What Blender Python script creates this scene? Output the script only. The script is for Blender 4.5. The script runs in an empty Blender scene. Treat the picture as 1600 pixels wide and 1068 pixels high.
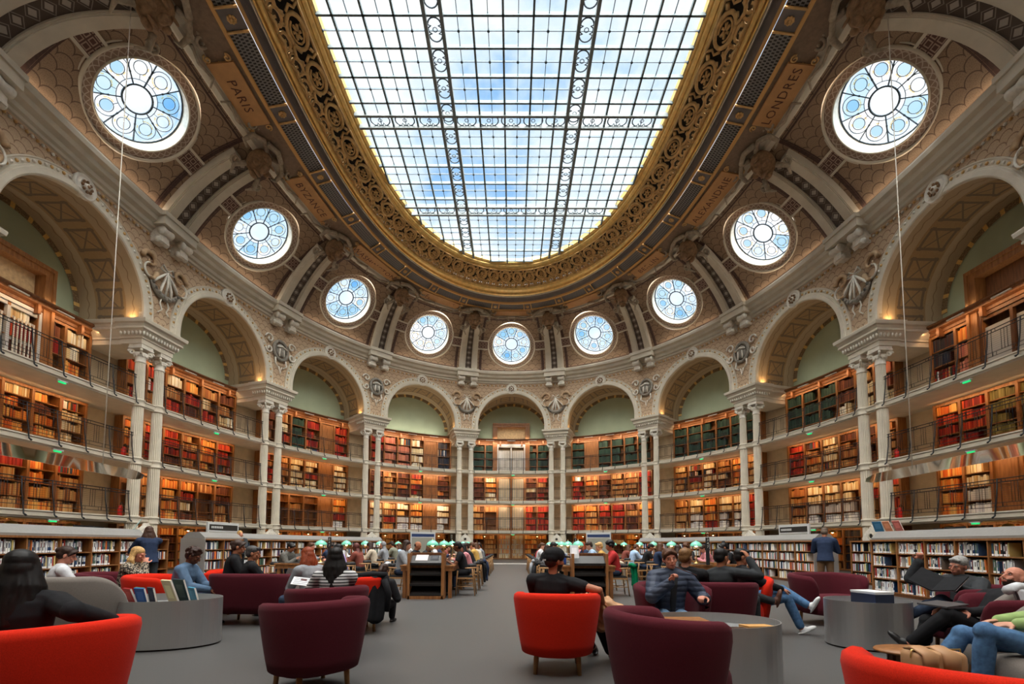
import bpy, math, random
import numpy as np
from mathutils import Vector, Matrix, Euler
R = math.radians; PI = math.pi
C = bpy.context.scene.collection
SC = bpy.context.scene
rnd = random.Random(7)

# ------------------------------------------------------------ camera
cam_d = bpy.data.cameras.new('camera'); cam = bpy.data.objects.new('camera', cam_d); C.objects.link(cam)
cam_d.sensor_width = 36.0; cam_d.lens = 715.0 / 1600 * 36; cam_d.shift_y = (802.4 - 534) / 1600; cam_d.shift_x = 0
cam_d.clip_start = 0.05; cam_d.clip_end = 300
_p, _r, _y = .06535, .00301, -.00044
_f = Vector((math.sin(_y)*math.cos(_p), math.cos(_y)*math.cos(_p), math.sin(_p)))
_rt = Vector((math.cos(_y), -math.sin(_y), 0)); _up = _rt.cross(_f)
_r2 = _rt*math.cos(_r) + _up*math.sin(_r); _u2 = -_rt*math.sin(_r) + _up*math.cos(_r)
CAM = Vector((.0957, -14.778, 1.25))
cam.matrix_world = Matrix(((_r2.x, _u2.x, -_f.x, CAM.x), (_r2.y, _u2.y, -_f.y, CAM.y), (_r2.z, _u2.z, -_f.z, CAM.z), (0, 0, 0, 1)))
SC.camera = cam

# ------------------------------------------------------------ colour management
SC.view_settings.view_transform = 'Standard'; SC.view_settings.look = 'None'
SC.view_settings.gamma = 1; SC.view_settings.use_curve_mapping = False
SC.view_settings.exposure = 0.0
try:
    SC.cycles.use_denoising = True
    SC.cycles.max_bounces = 8; SC.cycles.diffuse_bounces = 5; SC.cycles.glossy_bounces = 3
    SC.cycles.transparent_max_bounces = 12; SC.cycles.transmission_bounces = 4
    SC.cycles.sample_clamp_indirect = 4; SC.cycles.caustics_reflective = False; SC.cycles.caustics_refractive = False
except Exception: pass

# ------------------------------------------------------------ sky with clouds
w = bpy.data.worlds.new('sky'); SC.world = w; w.use_nodes = True
nt = w.node_tree; nt.nodes.clear()
o_ = nt.nodes.new('ShaderNodeOutputWorld'); bg = nt.nodes.new('ShaderNodeBackground')
tc = nt.nodes.new('ShaderNodeTexCoord'); mp = nt.nodes.new('ShaderNodeMapping')
mp.inputs['Scale'].default_value = (1.6, 1.3, 2.2)
nz = nt.nodes.new('ShaderNodeTexNoise'); nz.inputs['Scale'].default_value = 2.6; nz.inputs['Detail'].default_value = 6; nz.inputs['Roughness'].default_value = .55
cr = nt.nodes.new('ShaderNodeValToRGB'); e = cr.color_ramp.elements
e[0].position = .34; e[0].color = (.30, .55, .90, 1); e[1].position = .54; e[1].color = (1.0, 1.0, 1.0, 1)
m_ = e.new(.44); m_.color = (.72, .86, .98, 1)
nt.links.new(tc.outputs['Generated'], mp.inputs['Vector']); nt.links.new(mp.outputs['Vector'], nz.inputs['Vector'])
nt.links.new(nz.outputs['Fac'], cr.inputs['Fac']); nt.links.new(cr.outputs['Color'], bg.inputs['Color'])
bg.inputs['Strength'].default_value = 1.15
nt.links.new(bg.outputs[0], o_.inputs[0])
# daylight through the glass roof: a very soft overcast sun
sd = bpy.data.lights.new('daylight', 'SUN'); sd.energy = 30.0; sd.angle = R(110); sd.color = (1.0, .965, .91)
so = bpy.data.objects.new('daylight', sd); C.objects.link(so); so.rotation_euler = (R(24), R(5), 0)

SHELF_W = (10, 14, 14, 14); UP_W = 12; COVE = 26      # lamp powers, watts
# ------------------------------------------------------------ materials
MATS = {}
def mat(name, col=(.5, .5, .5), rough=.6, metal=0.0, var=0.0, scale=8.0, emit=None, es=0.0, bump=0.0, attr=False, spec=.4, sheen=0.0):
    if name in MATS: return MATS[name]
    m = bpy.data.materials.new(name); m.use_nodes = True; MATS[name] = m
    n = m.node_tree; b = n.nodes['Principled BSDF']
    b.inputs['Base Color'].default_value = (*col, 1); b.inputs['Roughness'].default_value = rough; b.inputs['Metallic'].default_value = metal
    b.inputs['Specular IOR Level'].default_value = spec
    if sheen: b.inputs['Sheen Weight'].default_value = sheen
    if attr:
        a = n.nodes.new('ShaderNodeAttribute'); a.attribute_name = 'Col'; n.links.new(a.outputs['Color'], b.inputs['Base Color'])
    elif var:
        t = n.nodes.new('ShaderNodeTexCoord'); z = n.nodes.new('ShaderNodeTexNoise'); z.inputs['Scale'].default_value = scale; z.inputs['Detail'].default_value = 4
        r = n.nodes.new('ShaderNodeValToRGB'); r.color_ramp.elements[0].position = .3; r.color_ramp.elements[1].position = .7
        r.color_ramp.elements[0].color = (*[max(0, c*(1-var)) for c in col], 1); r.color_ramp.elements[1].color = (*[min(1, c*(1+var)) for c in col], 1)
        n.links.new(t.outputs['Object'], z.inputs['Vector']); n.links.new(z.outputs['Fac'], r.inputs['Fac']); n.links.new(r.outputs['Color'], b.inputs['Base Color'])
        if bump:
            bp = n.nodes.new('ShaderNodeBump'); bp.inputs['Strength'].default_value = bump; n.links.new(z.outputs['Fac'], bp.inputs['Height']); n.links.new(bp.outputs[0], b.inputs['Normal'])
    if emit: b.inputs['Emission Color'].default_value = (*emit, 1); b.inputs['Emission Strength'].default_value = es
    return m
class G:   # tiny node helper
    def __init__(s, m): s.t = m.node_tree; s.b = s.t.nodes['Principled BSDF']
    def n(s, ty, **k):
        x = s.t.nodes.new(ty)
        for a, v in k.items(): setattr(x, a, v)
        return x
    def val(s, x, sock):
        if isinstance(x, (int, float)): sock.default_value = x
        else: s.t.links.new(x, sock)
    def m(s, op, a, b=0.0, c=None):
        x = s.n('ShaderNodeMath', operation=op); s.val(a, x.inputs[0]); s.val(b, x.inputs[1])
        if c is not None: s.val(c, x.inputs[2])
        return x.outputs[0]
    def mix(s, f, a, b):
        x = s.n('ShaderNodeMix', data_type='RGBA'); s.val(f, x.inputs['Factor'])
        for v, k in ((a, 'A'), (b, 'B')):
            sk = [i for i in x.inputs if i.name == k and i.type == 'RGBA'][0]
            if isinstance(v, tuple): sk.default_value = (*v, 1)
            else: s.t.links.new(v, sk)
        return [o for o in x.outputs if o.type == 'RGBA'][0]
    def uv(s):
        u = s.n('ShaderNodeUVMap'); q = s.n('ShaderNodeSeparateXYZ'); s.t.links.new(u.outputs[0], q.inputs[0]); return q.outputs[0], q.outputs[1], u.outputs[0]
    def noise(s, vec, sc, det=3):
        z = s.n('ShaderNodeTexNoise'); z.inputs['Scale'].default_value = sc; z.inputs['Detail'].default_value = det; s.t.links.new(vec, z.inputs['Vector']); return z.outputs['Fac']
def wood(name, c1, c2, rough=.45, sc=3.0):
    if name in MATS: return MATS[name]
    m = mat(name, c1, rough); g = G(m)
    t = g.n('ShaderNodeTexCoord'); mpp = g.n('ShaderNodeMapping'); mpp.inputs['Scale'].default_value = (6, 6, .7)
    g.t.links.new(t.outputs['Object'], mpp.inputs['Vector']); f = g.noise(mpp.outputs[0], sc, 5)
    f2 = g.m('MULTIPLY_ADD', f, 2.4, -.7); f2 = g.m('MINIMUM', g.m('MAXIMUM', f2, 0), 1)
    g.t.links.new(g.mix(f2, c1, c2), g.b.inputs['Base Color']); return m
def scales(name, base, line, w=.42, h=.30):   # fish-scale painted wall
    m = mat(name, base, .8); g = G(m); u, v, uvv = g.uv()
    r = g.m('FLOOR', g.m('DIVIDE', v, h)); odd = g.m('MODULO', g.m('ABSOLUTE', r), 2.0)
    cu = g.m('FRACT', g.m('ADD', g.m('DIVIDE', u, w), g.m('MULTIPLY', odd, .5)))
    dx = g.m('MULTIPLY', g.m('SUBTRACT', cu, .5), w); dy = g.m('MULTIPLY', g.m('FRACT', g.m('DIVIDE', v, h)), h)
    d = g.m('SQRT', g.m('ADD', g.m('MULTIPLY', dx, dx), g.m('MULTIPLY', dy, dy)))
    # arc hanging from each cell centre: radius a bit over half width
    e1 = g.m('LESS_THAN', g.m('ABSOLUTE', g.m('SUBTRACT', d, w*.52)), .016)
    nzz = g.noise(uvv, 7, 4); sp = g.m('GREATER_THAN', g.noise(uvv, 34, 2), .56)
    c0 = g.mix(g.m('MULTIPLY', nzz, .35), base, tuple(x*.6 for x in base)); c1 = g.mix(g.m('MULTIPLY', sp, .28), c0, line)
    g.t.links.new(g.mix(g.m('MULTIPLY', e1, .75), c1, line), g.b.inputs['Base Color']); return m

stone = mat('painted_stone', (.62, .555, .445), .65, var=.08, scale=2)
stone_d = mat('cream_plaster', (.55, .46, .32), .75, var=.10, scale=3)
stone_w = mat('white_relief', (.72, .67, .58), .7, var=.12, scale=10)
umber = mat('umber_band', (.085, .045, .035), .7, var=.3, scale=12)
green_w = mat('sage_green_plaster', (.37, .43, .30), .85, var=.06, scale=1.2)
iron = mat('black_iron', (.02, .02, .022), .45, .3)
ochre_g = mat('ochre_gilt', (.66, .38, .14), .6, 0.0, spec=.2)
gold = mat('gilding', (.86, .56, .19), .36, .45, var=.15, scale=5)
bronze = mat('antique_gilding', (.62, .38, .15), .45, .35, var=.2, scale=6)
dark = mat('dark_recess', (.022, .017, .013), .9)
greyp = mat('grey_moulding', (.17, .15, .145), .6, var=.1, scale=4)
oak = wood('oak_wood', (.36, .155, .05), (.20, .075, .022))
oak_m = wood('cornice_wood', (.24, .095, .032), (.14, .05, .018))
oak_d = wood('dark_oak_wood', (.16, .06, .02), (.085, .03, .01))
scale_w = scales('scale_wallpaper', (.60, .435, .285), (.20, .11, .065), .36, .26)
scale_v = scales('scale_vault_shaded', (.35, .24, .155), (.075, .04, .027), .5, .34)  # darker than the wall: the vault's shade is put into this colour
steel = mat('brushed_steel', (.52, .52, .52), .36, .8)
# ------------------------------------------------------------ mesh builder
class MB:
    def __init__(s): s.v = []; s.f = []; s.mi = []; s.uv = None; s.col = None; s.sm = []
    def add(s, vs, fs, mi=0, uvs=None, col=None, smooth=False):
        o = len(s.v); s.v.extend(vs); nf = len(fs)
        s.f.extend([tuple(i + o for i in f) for f in fs]); s.mi.extend([mi]*nf); s.sm.extend([smooth]*nf)
        if uvs is not None:
            if s.uv is None: s.uv = {}
            for i, u in enumerate(uvs): s.uv[o+i] = u
        if col is not None:
            if s.col is None: s.col = {}
            k = len(s.f) - nf
            for i in range(nf): s.col[k+i] = col
        return o
    def box(s, x0, x1, y0, y1, z0, z1, fn=None, **k):
        vs = [(x0, y0, z0), (x1, y0, z0), (x1, y1, z0), (x0, y1, z0), (x0, y0, z1), (x1, y0, z1), (x1, y1, z1), (x0, y1, z1)]
        if fn: vs = [fn(*p) for p in vs]
        s.add(vs, [(0, 3, 2, 1), (4, 5, 6, 7), (0, 1, 5, 4), (1, 2, 6, 5), (2, 3, 7, 6), (3, 0, 4, 7)], **k)
    def obox(s, c, hx, hy, hz, rot=None, **k):   # centre, half sizes, rotation matrix
        vs = [Vector((a*hx, b*hy, d*hz)) for d in (-1, 1) for a, b in ((-1, -1), (1, -1), (1, 1), (-1, 1))]
        if rot is not None: vs = [rot @ p for p in vs]
        vs = [tuple(p + Vector(c)) for p in vs]
        s.add(vs, [(0, 3, 2, 1), (4, 5, 6, 7), (0, 1, 5, 4), (1, 2, 6, 5), (2, 3, 7, 6), (3, 0, 4, 7)], **k)
    def lathe(s, prof, n=24, c=(0, 0, 0), flute=0, fl=0.0, axis='z', cap=True, smooth=True, sx=1, sy=1, **k):
        vs = []; m = len(prof)
        for r, z in prof:
            for j in range(n):
                a = 2*PI*j/n
                rr = r*(1 - fl*abs(math.sin(a*flute/2))) if flute else r
                p = (rr*math.cos(a)*sx, rr*math.sin(a)*sy, z)
                if axis == 'y': p = (p[0], p[2], p[1])
                if axis == 'x': p = (p[2], p[0], p[1])
                vs.append((p[0]+c[0], p[1]+c[1], p[2]+c[2]))
        fs = [(i*n+j, i*n+(j+1) % n, (i+1)*n+(j+1) % n, (i+1)*n+j) for i in range(m-1) for j in range(n)]
        if cap: fs += [tuple(range(n-1, -1, -1)), tuple((m-1)*n+j for j in range(n))]
        s.add(vs, fs, smooth=smooth, **k)
    def tube(s, pts, r, n=6, closed=False, flat=None, smooth=True, cap=True, **k):
        pts = [Vector(p) for p in pts]; m = len(pts); rs = r if isinstance(r, (list, tuple)) else [r]*m
        vs = []; up = None
        for i, p in enumerate(pts):
            a = pts[(i-1) % m] if (closed or i > 0) else p; b = pts[(i+1) % m] if (closed or i < m-1) else p
            t = (b - a).normalized() if (b-a).length > 1e-9 else Vector((0, 0, 1))
            if up is None: up = Vector((0, 0, 1)) if abs(t.z) < .9 else Vector((0, 1, 0))
            x = t.cross(up)
            if x.length < 1e-6: x = t.orthogonal()
            x.normalize(); y = x.cross(t).normalized(); up = y
            for j in range(n):
                q = 2*PI*j/n; vs.append(tuple(p + (x*math.cos(q) + y*math.sin(q)*(flat or 1))*rs[i]))
        fs = []
        for i in range(m if closed else m-1):
            for j in range(n): fs.append((i*n+j, i*n+(j+1) % n, ((i+1) % m)*n+(j+1) % n, ((i+1) % m)*n+j))
        if cap and not closed: fs += [tuple(range(n-1, -1, -1)), tuple((m-1)*n+j for j in range(n))]
        s.add(vs, fs, smooth=smooth, **k)
    def ell(s, c, rx, ry, rz, rot=None, nu=14, nv=9, **k):
        vs = []; c = Vector(c)
        for i in range(nv+1):
            a = PI*i/nv
            for j in range(nu):
                b = 2*PI*j/nu; p = Vector((rx*math.sin(a)*math.cos(b), ry*math.sin(a)*math.sin(b), rz*math.cos(a)))
                if rot is not None: p = rot @ p
                vs.append(tuple(p+c))
        fs = [(i*nu+j, (i+1)*nu+j, (i+1)*nu+(j+1) % nu, i*nu+(j+1) % nu) for i in range(nv) for j in range(nu)]
        k.setdefault('smooth', True); s.add(vs, fs, **k)
    def grid(s, fn, us, vs_, uvf=None, **k):   # fn(u,v)->xyz
        P = [fn(u, v) for v in vs_ for u in us]; n = len(us)
        uvs = [(uvf(u, v) if uvf else (u, v)) for v in vs_ for u in us]
        s.add(P, [(i*n+j, i*n+j+1, (i+1)*n+j+1, (i+1)*n+j) for i in range(len(vs_)-1) for j in range(n-1)], uvs=uvs, **k)
    def mesh(s, name, mats, base=(0, 0, 0)):
        me = bpy.data.meshes.new(name); v = np.array(s.v, dtype=float) - np.array(base)
        me.from_pydata(v.tolist(), [], s.f)
        for m in (mats if isinstance(mats, (list, tuple)) else [mats]): me.materials.append(m)
        me.polygons.foreach_set('material_index', s.mi); me.polygons.foreach_set('use_smooth', s.sm)
        if s.uv is not None:
            L = me.uv_layers.new(name='UVMap'); li = np.zeros(len(me.loops), dtype=np.int32); me.loops.foreach_get('vertex_index', li)
            arr = np.zeros((len(s.v), 2)); 
            for i, u in s.uv.items(): arr[i] = u
            L.data.foreach_set('uv', arr[li].astype(np.float32).ravel())
        if s.col is not None:
            a = me.color_attributes.new('Col', 'FLOAT_COLOR', 'CORNER'); cl = []
            for i, f in enumerate(s.f):
                c = s.col.get(i, (.5, .5, .5)); cl.extend([c[0], c[1], c[2], 1.0]*len(f))
            a.data.foreach_set('color', cl)
        me.update(); return me
    def obj(s, name, mats, parent=None, base=(0, 0, 0)):
        o = bpy.data.objects.new(name, s.mesh(name, mats, base)); C.objects.link(o); o.location = base
        if parent is not None:
            o.parent = parent; o.location = Vector(base) - parent.location if parent.rotation_euler.z == 0 else Vector(base)
        return o
def tag(o, label=None, cat=None, group=None, kind=None):
    if label: o['label'] = label
    if cat: o['category'] = cat
    if group: o['group'] = group
    if kind: o['kind'] = kind
    return o
def thing(name, label, cat, loc=(0, 0, 0), rz=0, group=None, kind=None):
    o = bpy.data.objects.new(name, None); C.objects.link(o); o.location = loc; o.rotation_euler = (0, 0, rz); o.empty_display_size = .1
    return tag(o, label, cat, group, kind)
def dup(root, loc=None, rz=None, label=None, group=None, scale=None, swap=None):
    def rec(o, par):
        c = o.copy(); C.objects.link(c); c.parent = par
        for k in kids.get(o, []): rec(k, c)
        return c
    kids = {}
    for o in bpy.data.objects:
        if o.parent: kids.setdefault(o.parent, []).append(o)
    r = rec(root, None)
    if loc is not None: r.location = loc
    if rz is not None: r.rotation_euler = (0, 0, rz)
    if scale is not None: r.scale = (scale,)*3 if not isinstance(scale, tuple) else scale
    if label: r['label'] = label
    if group: r['group'] = group
    if swap:
        for c in r.children_recursive:
            for a, b in swap.items():
                if c.name.split('.')[0] == a:
                    c.data = c.data.copy(); c.data.materials.clear(); c.data.materials.append(b)
    return r
def aim(lo, s, d):     # area light: local X along the wall at s, shining along d
    n = WN(s)[1]; X = Vector((n.imag, -n.real, 0)); Z = -Vector(d).normalized(); X = (X - Z*X.dot(Z)).normalized(); Y = Z.cross(X)
    lo.rotation_euler = Matrix((X, Y, Z)).transposed().to_euler()
ORD = ['first', 'second', 'third', 'fourth', 'fifth', 'sixth', 'seventh', 'eighth', 'ninth', 'tenth']

# ------------------------------------------------------------ the oval: wall curve W(s), one unit of s per arch bay
def _chain():
    h1, h2, h3, c = .53844, 1.00713, 1.37533, 7.1; x, y = c/2, 0.0; P = {5: (x, y)}
    for k, h in zip((6, 7, 8), (h1, h2, h3)): x += c*math.cos(h); y -= c*math.sin(h); P[k] = (x, y)
    y0 = P[8][1] - c/2; Q = {k: (P[k][0], P[k][1]-y0) for k in P}; L = []
    for k in range(16):
        if k == 0: L.append((-Q[8][0], -Q[8][1]))
        elif k <= 4: L.append((-Q[9-k][0], Q[9-k][1]))
        elif k <= 8: L.append(Q[k])
        elif k <= 12: L.append((Q[17-k][0], -Q[17-k][1]))
        else: L.append((-Q[k-8][0], -Q[k-8][1]))
    return np.array(L)
_L = _chain(); _F = np.fft.fft(_L[:, 0] + 1j*_L[:, 1])/16; _K = np.fft.fftfreq(16, 1/16.)
def _W(s):
    e = np.exp(2j*np.pi*_K*s/16); w = (_F*e).sum(); d = (_F*2j*np.pi*_K/16*e).sum(); n = d/abs(d)*-1j; return w, n, abs(d)
_cache = {}
def WN(s):
    k = round(s, 5)
    if k not in _cache: _cache[k] = _W(k)
    return _cache[k]
def pos(s, d, z):
    w, n, _ = WN(s)
    if isinstance(d, tuple): d = d[1] + (d[0]-d[1])*n.real**2
    p = w + n*d; return (p.real, p.imag, z)
def bay(k):        # local (u metres along, d inwards, z) of bay centred at s=k+.5
    return lambda u, d, z: pos(k + .5 + u/7.1, d, z)
def pier(k):
    return lambda u, d, z: pos(k + u/7.1, d, z)
def heading(s):    # z rotation that maps local +y to the inward normal
    n = WN(s)[1]; return math.atan2(n.imag, n.real) - PI/2
def sweep(mb, prof, s0=0, s1=16, n=256, closed=True, fl=None, **k):
    """prof: list of (d,z) ; uv = (metres along, metres across)"""
    ss = [s0 + (s1-s0)*i/n for i in range(n+1)]; acc = [0.0]
    for a, b in zip(prof[:-1], prof[1:]):
        da = a[0][0] if isinstance(a[0], tuple) else a[0]; db = b[0][0] if isinstance(b[0], tuple) else b[0]
        acc.append(acc[-1] + math.hypot(db-da, b[1]-a[1]))
    P = [pos(s, d, z) for (d, z) in prof for s in ss]; m = n+1
    uvs = [(s*7.1, a) for a in acc for s in ss]
    mb.add(P, [(i*m+j, i*m+j+1, (i+1)*m+j+1, (i+1)*m+j) for i in range(len(prof)-1) for j in range(n)], uvs=uvs, **k)
# ------------------------------------------------------------ building constants
ZS = (2.165, 4.47, 6.79)           # gallery slabs
ZI = 9.98; ZC = 9.10; RA = 2.63; ZA = 10.29; DF = .40; DB = -2.2
VIS = range(0, 9)                  # bays the photograph shows
def arch_ptc(th, r, d, fn, cz=ZA): return fn(r*math.cos(th), d, cz + r*math.sin(th))
# painted soffit of the arches
soff = mat('painted_soffit', (.42, .30, .17), .75); g = G(soff); u_, v_, uv_ = g.uv()
# v_ = across 0..2.6 ; u_ = along the arc
cell = g.m('FRACT', g.m('DIVIDE', u_, 1.02)); cx = g.m('ABSOLUTE', g.m('SUBTRACT', cell, .5)); cyv = g.m('ABSOLUTE', g.m('SUBTRACT', v_, 1.25))
inpan = g.m('MULTIPLY', g.m('LESS_THAN', cx, .40), g.m('LESS_THAN', cyv, .55))
b1 = g.m('LESS_THAN', g.m('ABSOLUTE', g.m('SUBTRACT', cyv, .46)), .05); b2 = g.m('LESS_THAN', g.m('ABSOLUTE', g.m('SUBTRACT', cx, .33)), .045)
b3 = g.m('LESS_THAN', g.m('ABSOLUTE', g.m('SUBTRACT', cyv, g.m('MULTIPLY', cx, 1.0))), .035)
ln = g.m('MULTIPLY', inpan, g.m('MINIMUM', g.m('ADD', g.m('ADD', b1, b2), b3), 1.0))
lines = g.m('LESS_THAN', g.m('ABSOLUTE', g.m('SUBTRACT', cyv, g.m('ADD', .92, g.m('MULTIPLY', g.m('SINE', g.m('MULTIPLY', u_, 14)), .03)))), .02)
base_ = g.mix(g.m('MULTIPLY', g.noise(uv_, 9, 4), .5), (.36, .245, .125), (.22, .135, .065)); base_ = g.mix(g.m('MULTIPLY', g.m('GREATER_THAN', cyv, .62), .45), base_, (.52, .44, .32))
base_ = g.mix(g.m('MULTIPLY', ln, .62), base_, (.085, .075, .07)); base_ = g.mix(g.m('MULTIPLY', lines, .6), base_, (.16, .09, .04))
g.t.links.new(base_, g.b.inputs['Base Color'])
band = mat('gold_dotted_band', (.30, .20, .08), .6); g = G(band); u_, v_, uv_ = g.uv()
dot = g.m('ABSOLUTE', g.m('SINE', g.m('MULTIPLY', u_, 5.2))); d2 = g.m('GREATER_THAN', dot, .93)
bc = g.mix(d2, (.17, .12, .07), (.75, .50, .16)); bc = g.mix(g.m('MULTIPLY', g.m('GREATER_THAN', g.noise(uv_, 22, 2), .55), .5), bc, (.42, .33, .20)); g.t.links.new(bc, g.b.inputs['Base Color'])
# lace pattern round the oculi (uv: u = turns*metres, v = radius from 0)
lace = mat('lace_border', (.30, .21, .15), .75); g = G(lace); u_, v_, uv_ = g.uv()
q1 = g.m('ABSOLUTE', g.m('SUBTRACT', v_, g.m('MULTIPLY_ADD', g.m('ABSOLUTE', g.m('SINE', g.m('MULTIPLY', u_, 13.0))), .22, .05)))
q2 = g.m('ABSOLUTE', g.m('SUBTRACT', v_, g.m('MULTIPLY_ADD', g.m('ABSOLUTE', g.m('COSINE', g.m('MULTIPLY', u_, 13.0))), .16, .08)))
qq = g.m('LESS_THAN', g.m('MINIMUM', q1, q2), .022)
g.t.links.new(g.mix(g.m('MULTIPLY', qq, .8), (.27, .185, .135), (.55, .46, .38)), g.b.inputs['Base Color'])
lozenge = mat('lozenge_panel', (.10, .085, .07), .7); g = G(lozenge); u_, v_, uv_ = g.uv()
fu = g.m('ABSOLUTE', g.m('SUBTRACT', g.m('FRACT', g.m('DIVIDE', u_, .46)), .5)); fv = g.m('ABSOLUTE', v_)
dd_ = g.m('ADD', fu, g.m('MULTIPLY', fv, 1.9)); lz = g.m('LESS_THAN', dd_, .26); l2 = g.m('LESS_THAN', g.m('ABSOLUTE', g.m('SUBTRACT', dd_, .42)), .035)
cc_ = g.mix(g.m('MINIMUM', g.m('ADD', g.m('MULTIPLY', lz, .9), g.m('MULTIPLY', l2, .5)), 1.0), (.085, .06, .045), (.42, .36, .30)); g.t.links.new(cc_, g.b.inputs['Base Color'])
meander = mat('red_meander_panel', (.12, .05, .04), .7); g = G(meander); u_, v_, uv_ = g.uv()
fu = g.m('ABSOLUTE', g.m('SUBTRACT', g.m('FRACT', g.m('DIVIDE', u_, .24)), .5)); fv = g.m('ABSOLUTE', g.m('SUBTRACT', g.m('FRACT', g.m('DIVIDE', v_, .24)), .5))
mxx = g.m('MAXIMUM', fu, fv); cc_ = g.mix(g.m('LESS_THAN', g.m('ABSOLUTE', g.m('SUBTRACT', mxx, .34)), .07), (.10, .045, .035), (.36, .26, .20)); g.t.links.new(cc_, g.b.inputs['Base Color'])
lattice = mat('ventilation_lattice', (.05, .05, .055), .6); g = G(lattice); u_, v_, uv_ = g.uv()
rr = g.m('FLOOR', g.m('DIVIDE', v_, .13)); od = g.m('MODULO', g.m('ABSOLUTE', rr), 2.0)
fu = g.m('ABSOLUTE', g.m('SUBTRACT', g.m('FRACT', g.m('ADD', g.m('DIVIDE', u_, .12), g.m('MULTIPLY', od, .5))), .5)); fv = g.m('ABSOLUTE', g.m('SUBTRACT', g.m('FRACT', g.m('DIVIDE', v_, .13)), .5))
hole = g.m('MULTIPLY', g.m('LESS_THAN', fu, .25), g.m('LESS_THAN', fv, .36))
g.t.links.new(g.mix(hole, (.20, .19, .19), (.004, .004, .004)), g.b.inputs['Base Color'])

# floor
fl = mat('speckled_grey_floor', (.19, .185, .18), .42, spec=.35); g = G(fl); t = g.n('ShaderNodeTexCoord')
a1 = g.noise(t.outputs['Object'], 260, 2); a2 = g.noise(t.outputs['Object'], 1.1, 3)
f1 = g.mix(g.m('MINIMUM', g.m('MAXIMUM', g.m('MULTIPLY_ADD', a1, 3.2, -1.1), 0), 1), (.045, .043, .042), (.135, .13, .128)); f1 = g.mix(g.m('MULTIPLY', a2, .3), f1, (.07, .068, .066))
g.t.links.new(f1, g.b.inputs['Base Color']); g.t.links.new(g.m('MULTIPLY_ADD', a1, .2, .33), g.b.inputs['Roughness'])
mb = MB(); ring = [pos(16*i/128, -2.3, 0) for i in range(128)]
mb.add(ring, [tuple(range(127, -1, -1))]); mb.add([(p[0], p[1], -.3) for p in ring], [tuple(range(128))])
mb.obj('floor', fl)['kind'] = 'structure'

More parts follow.
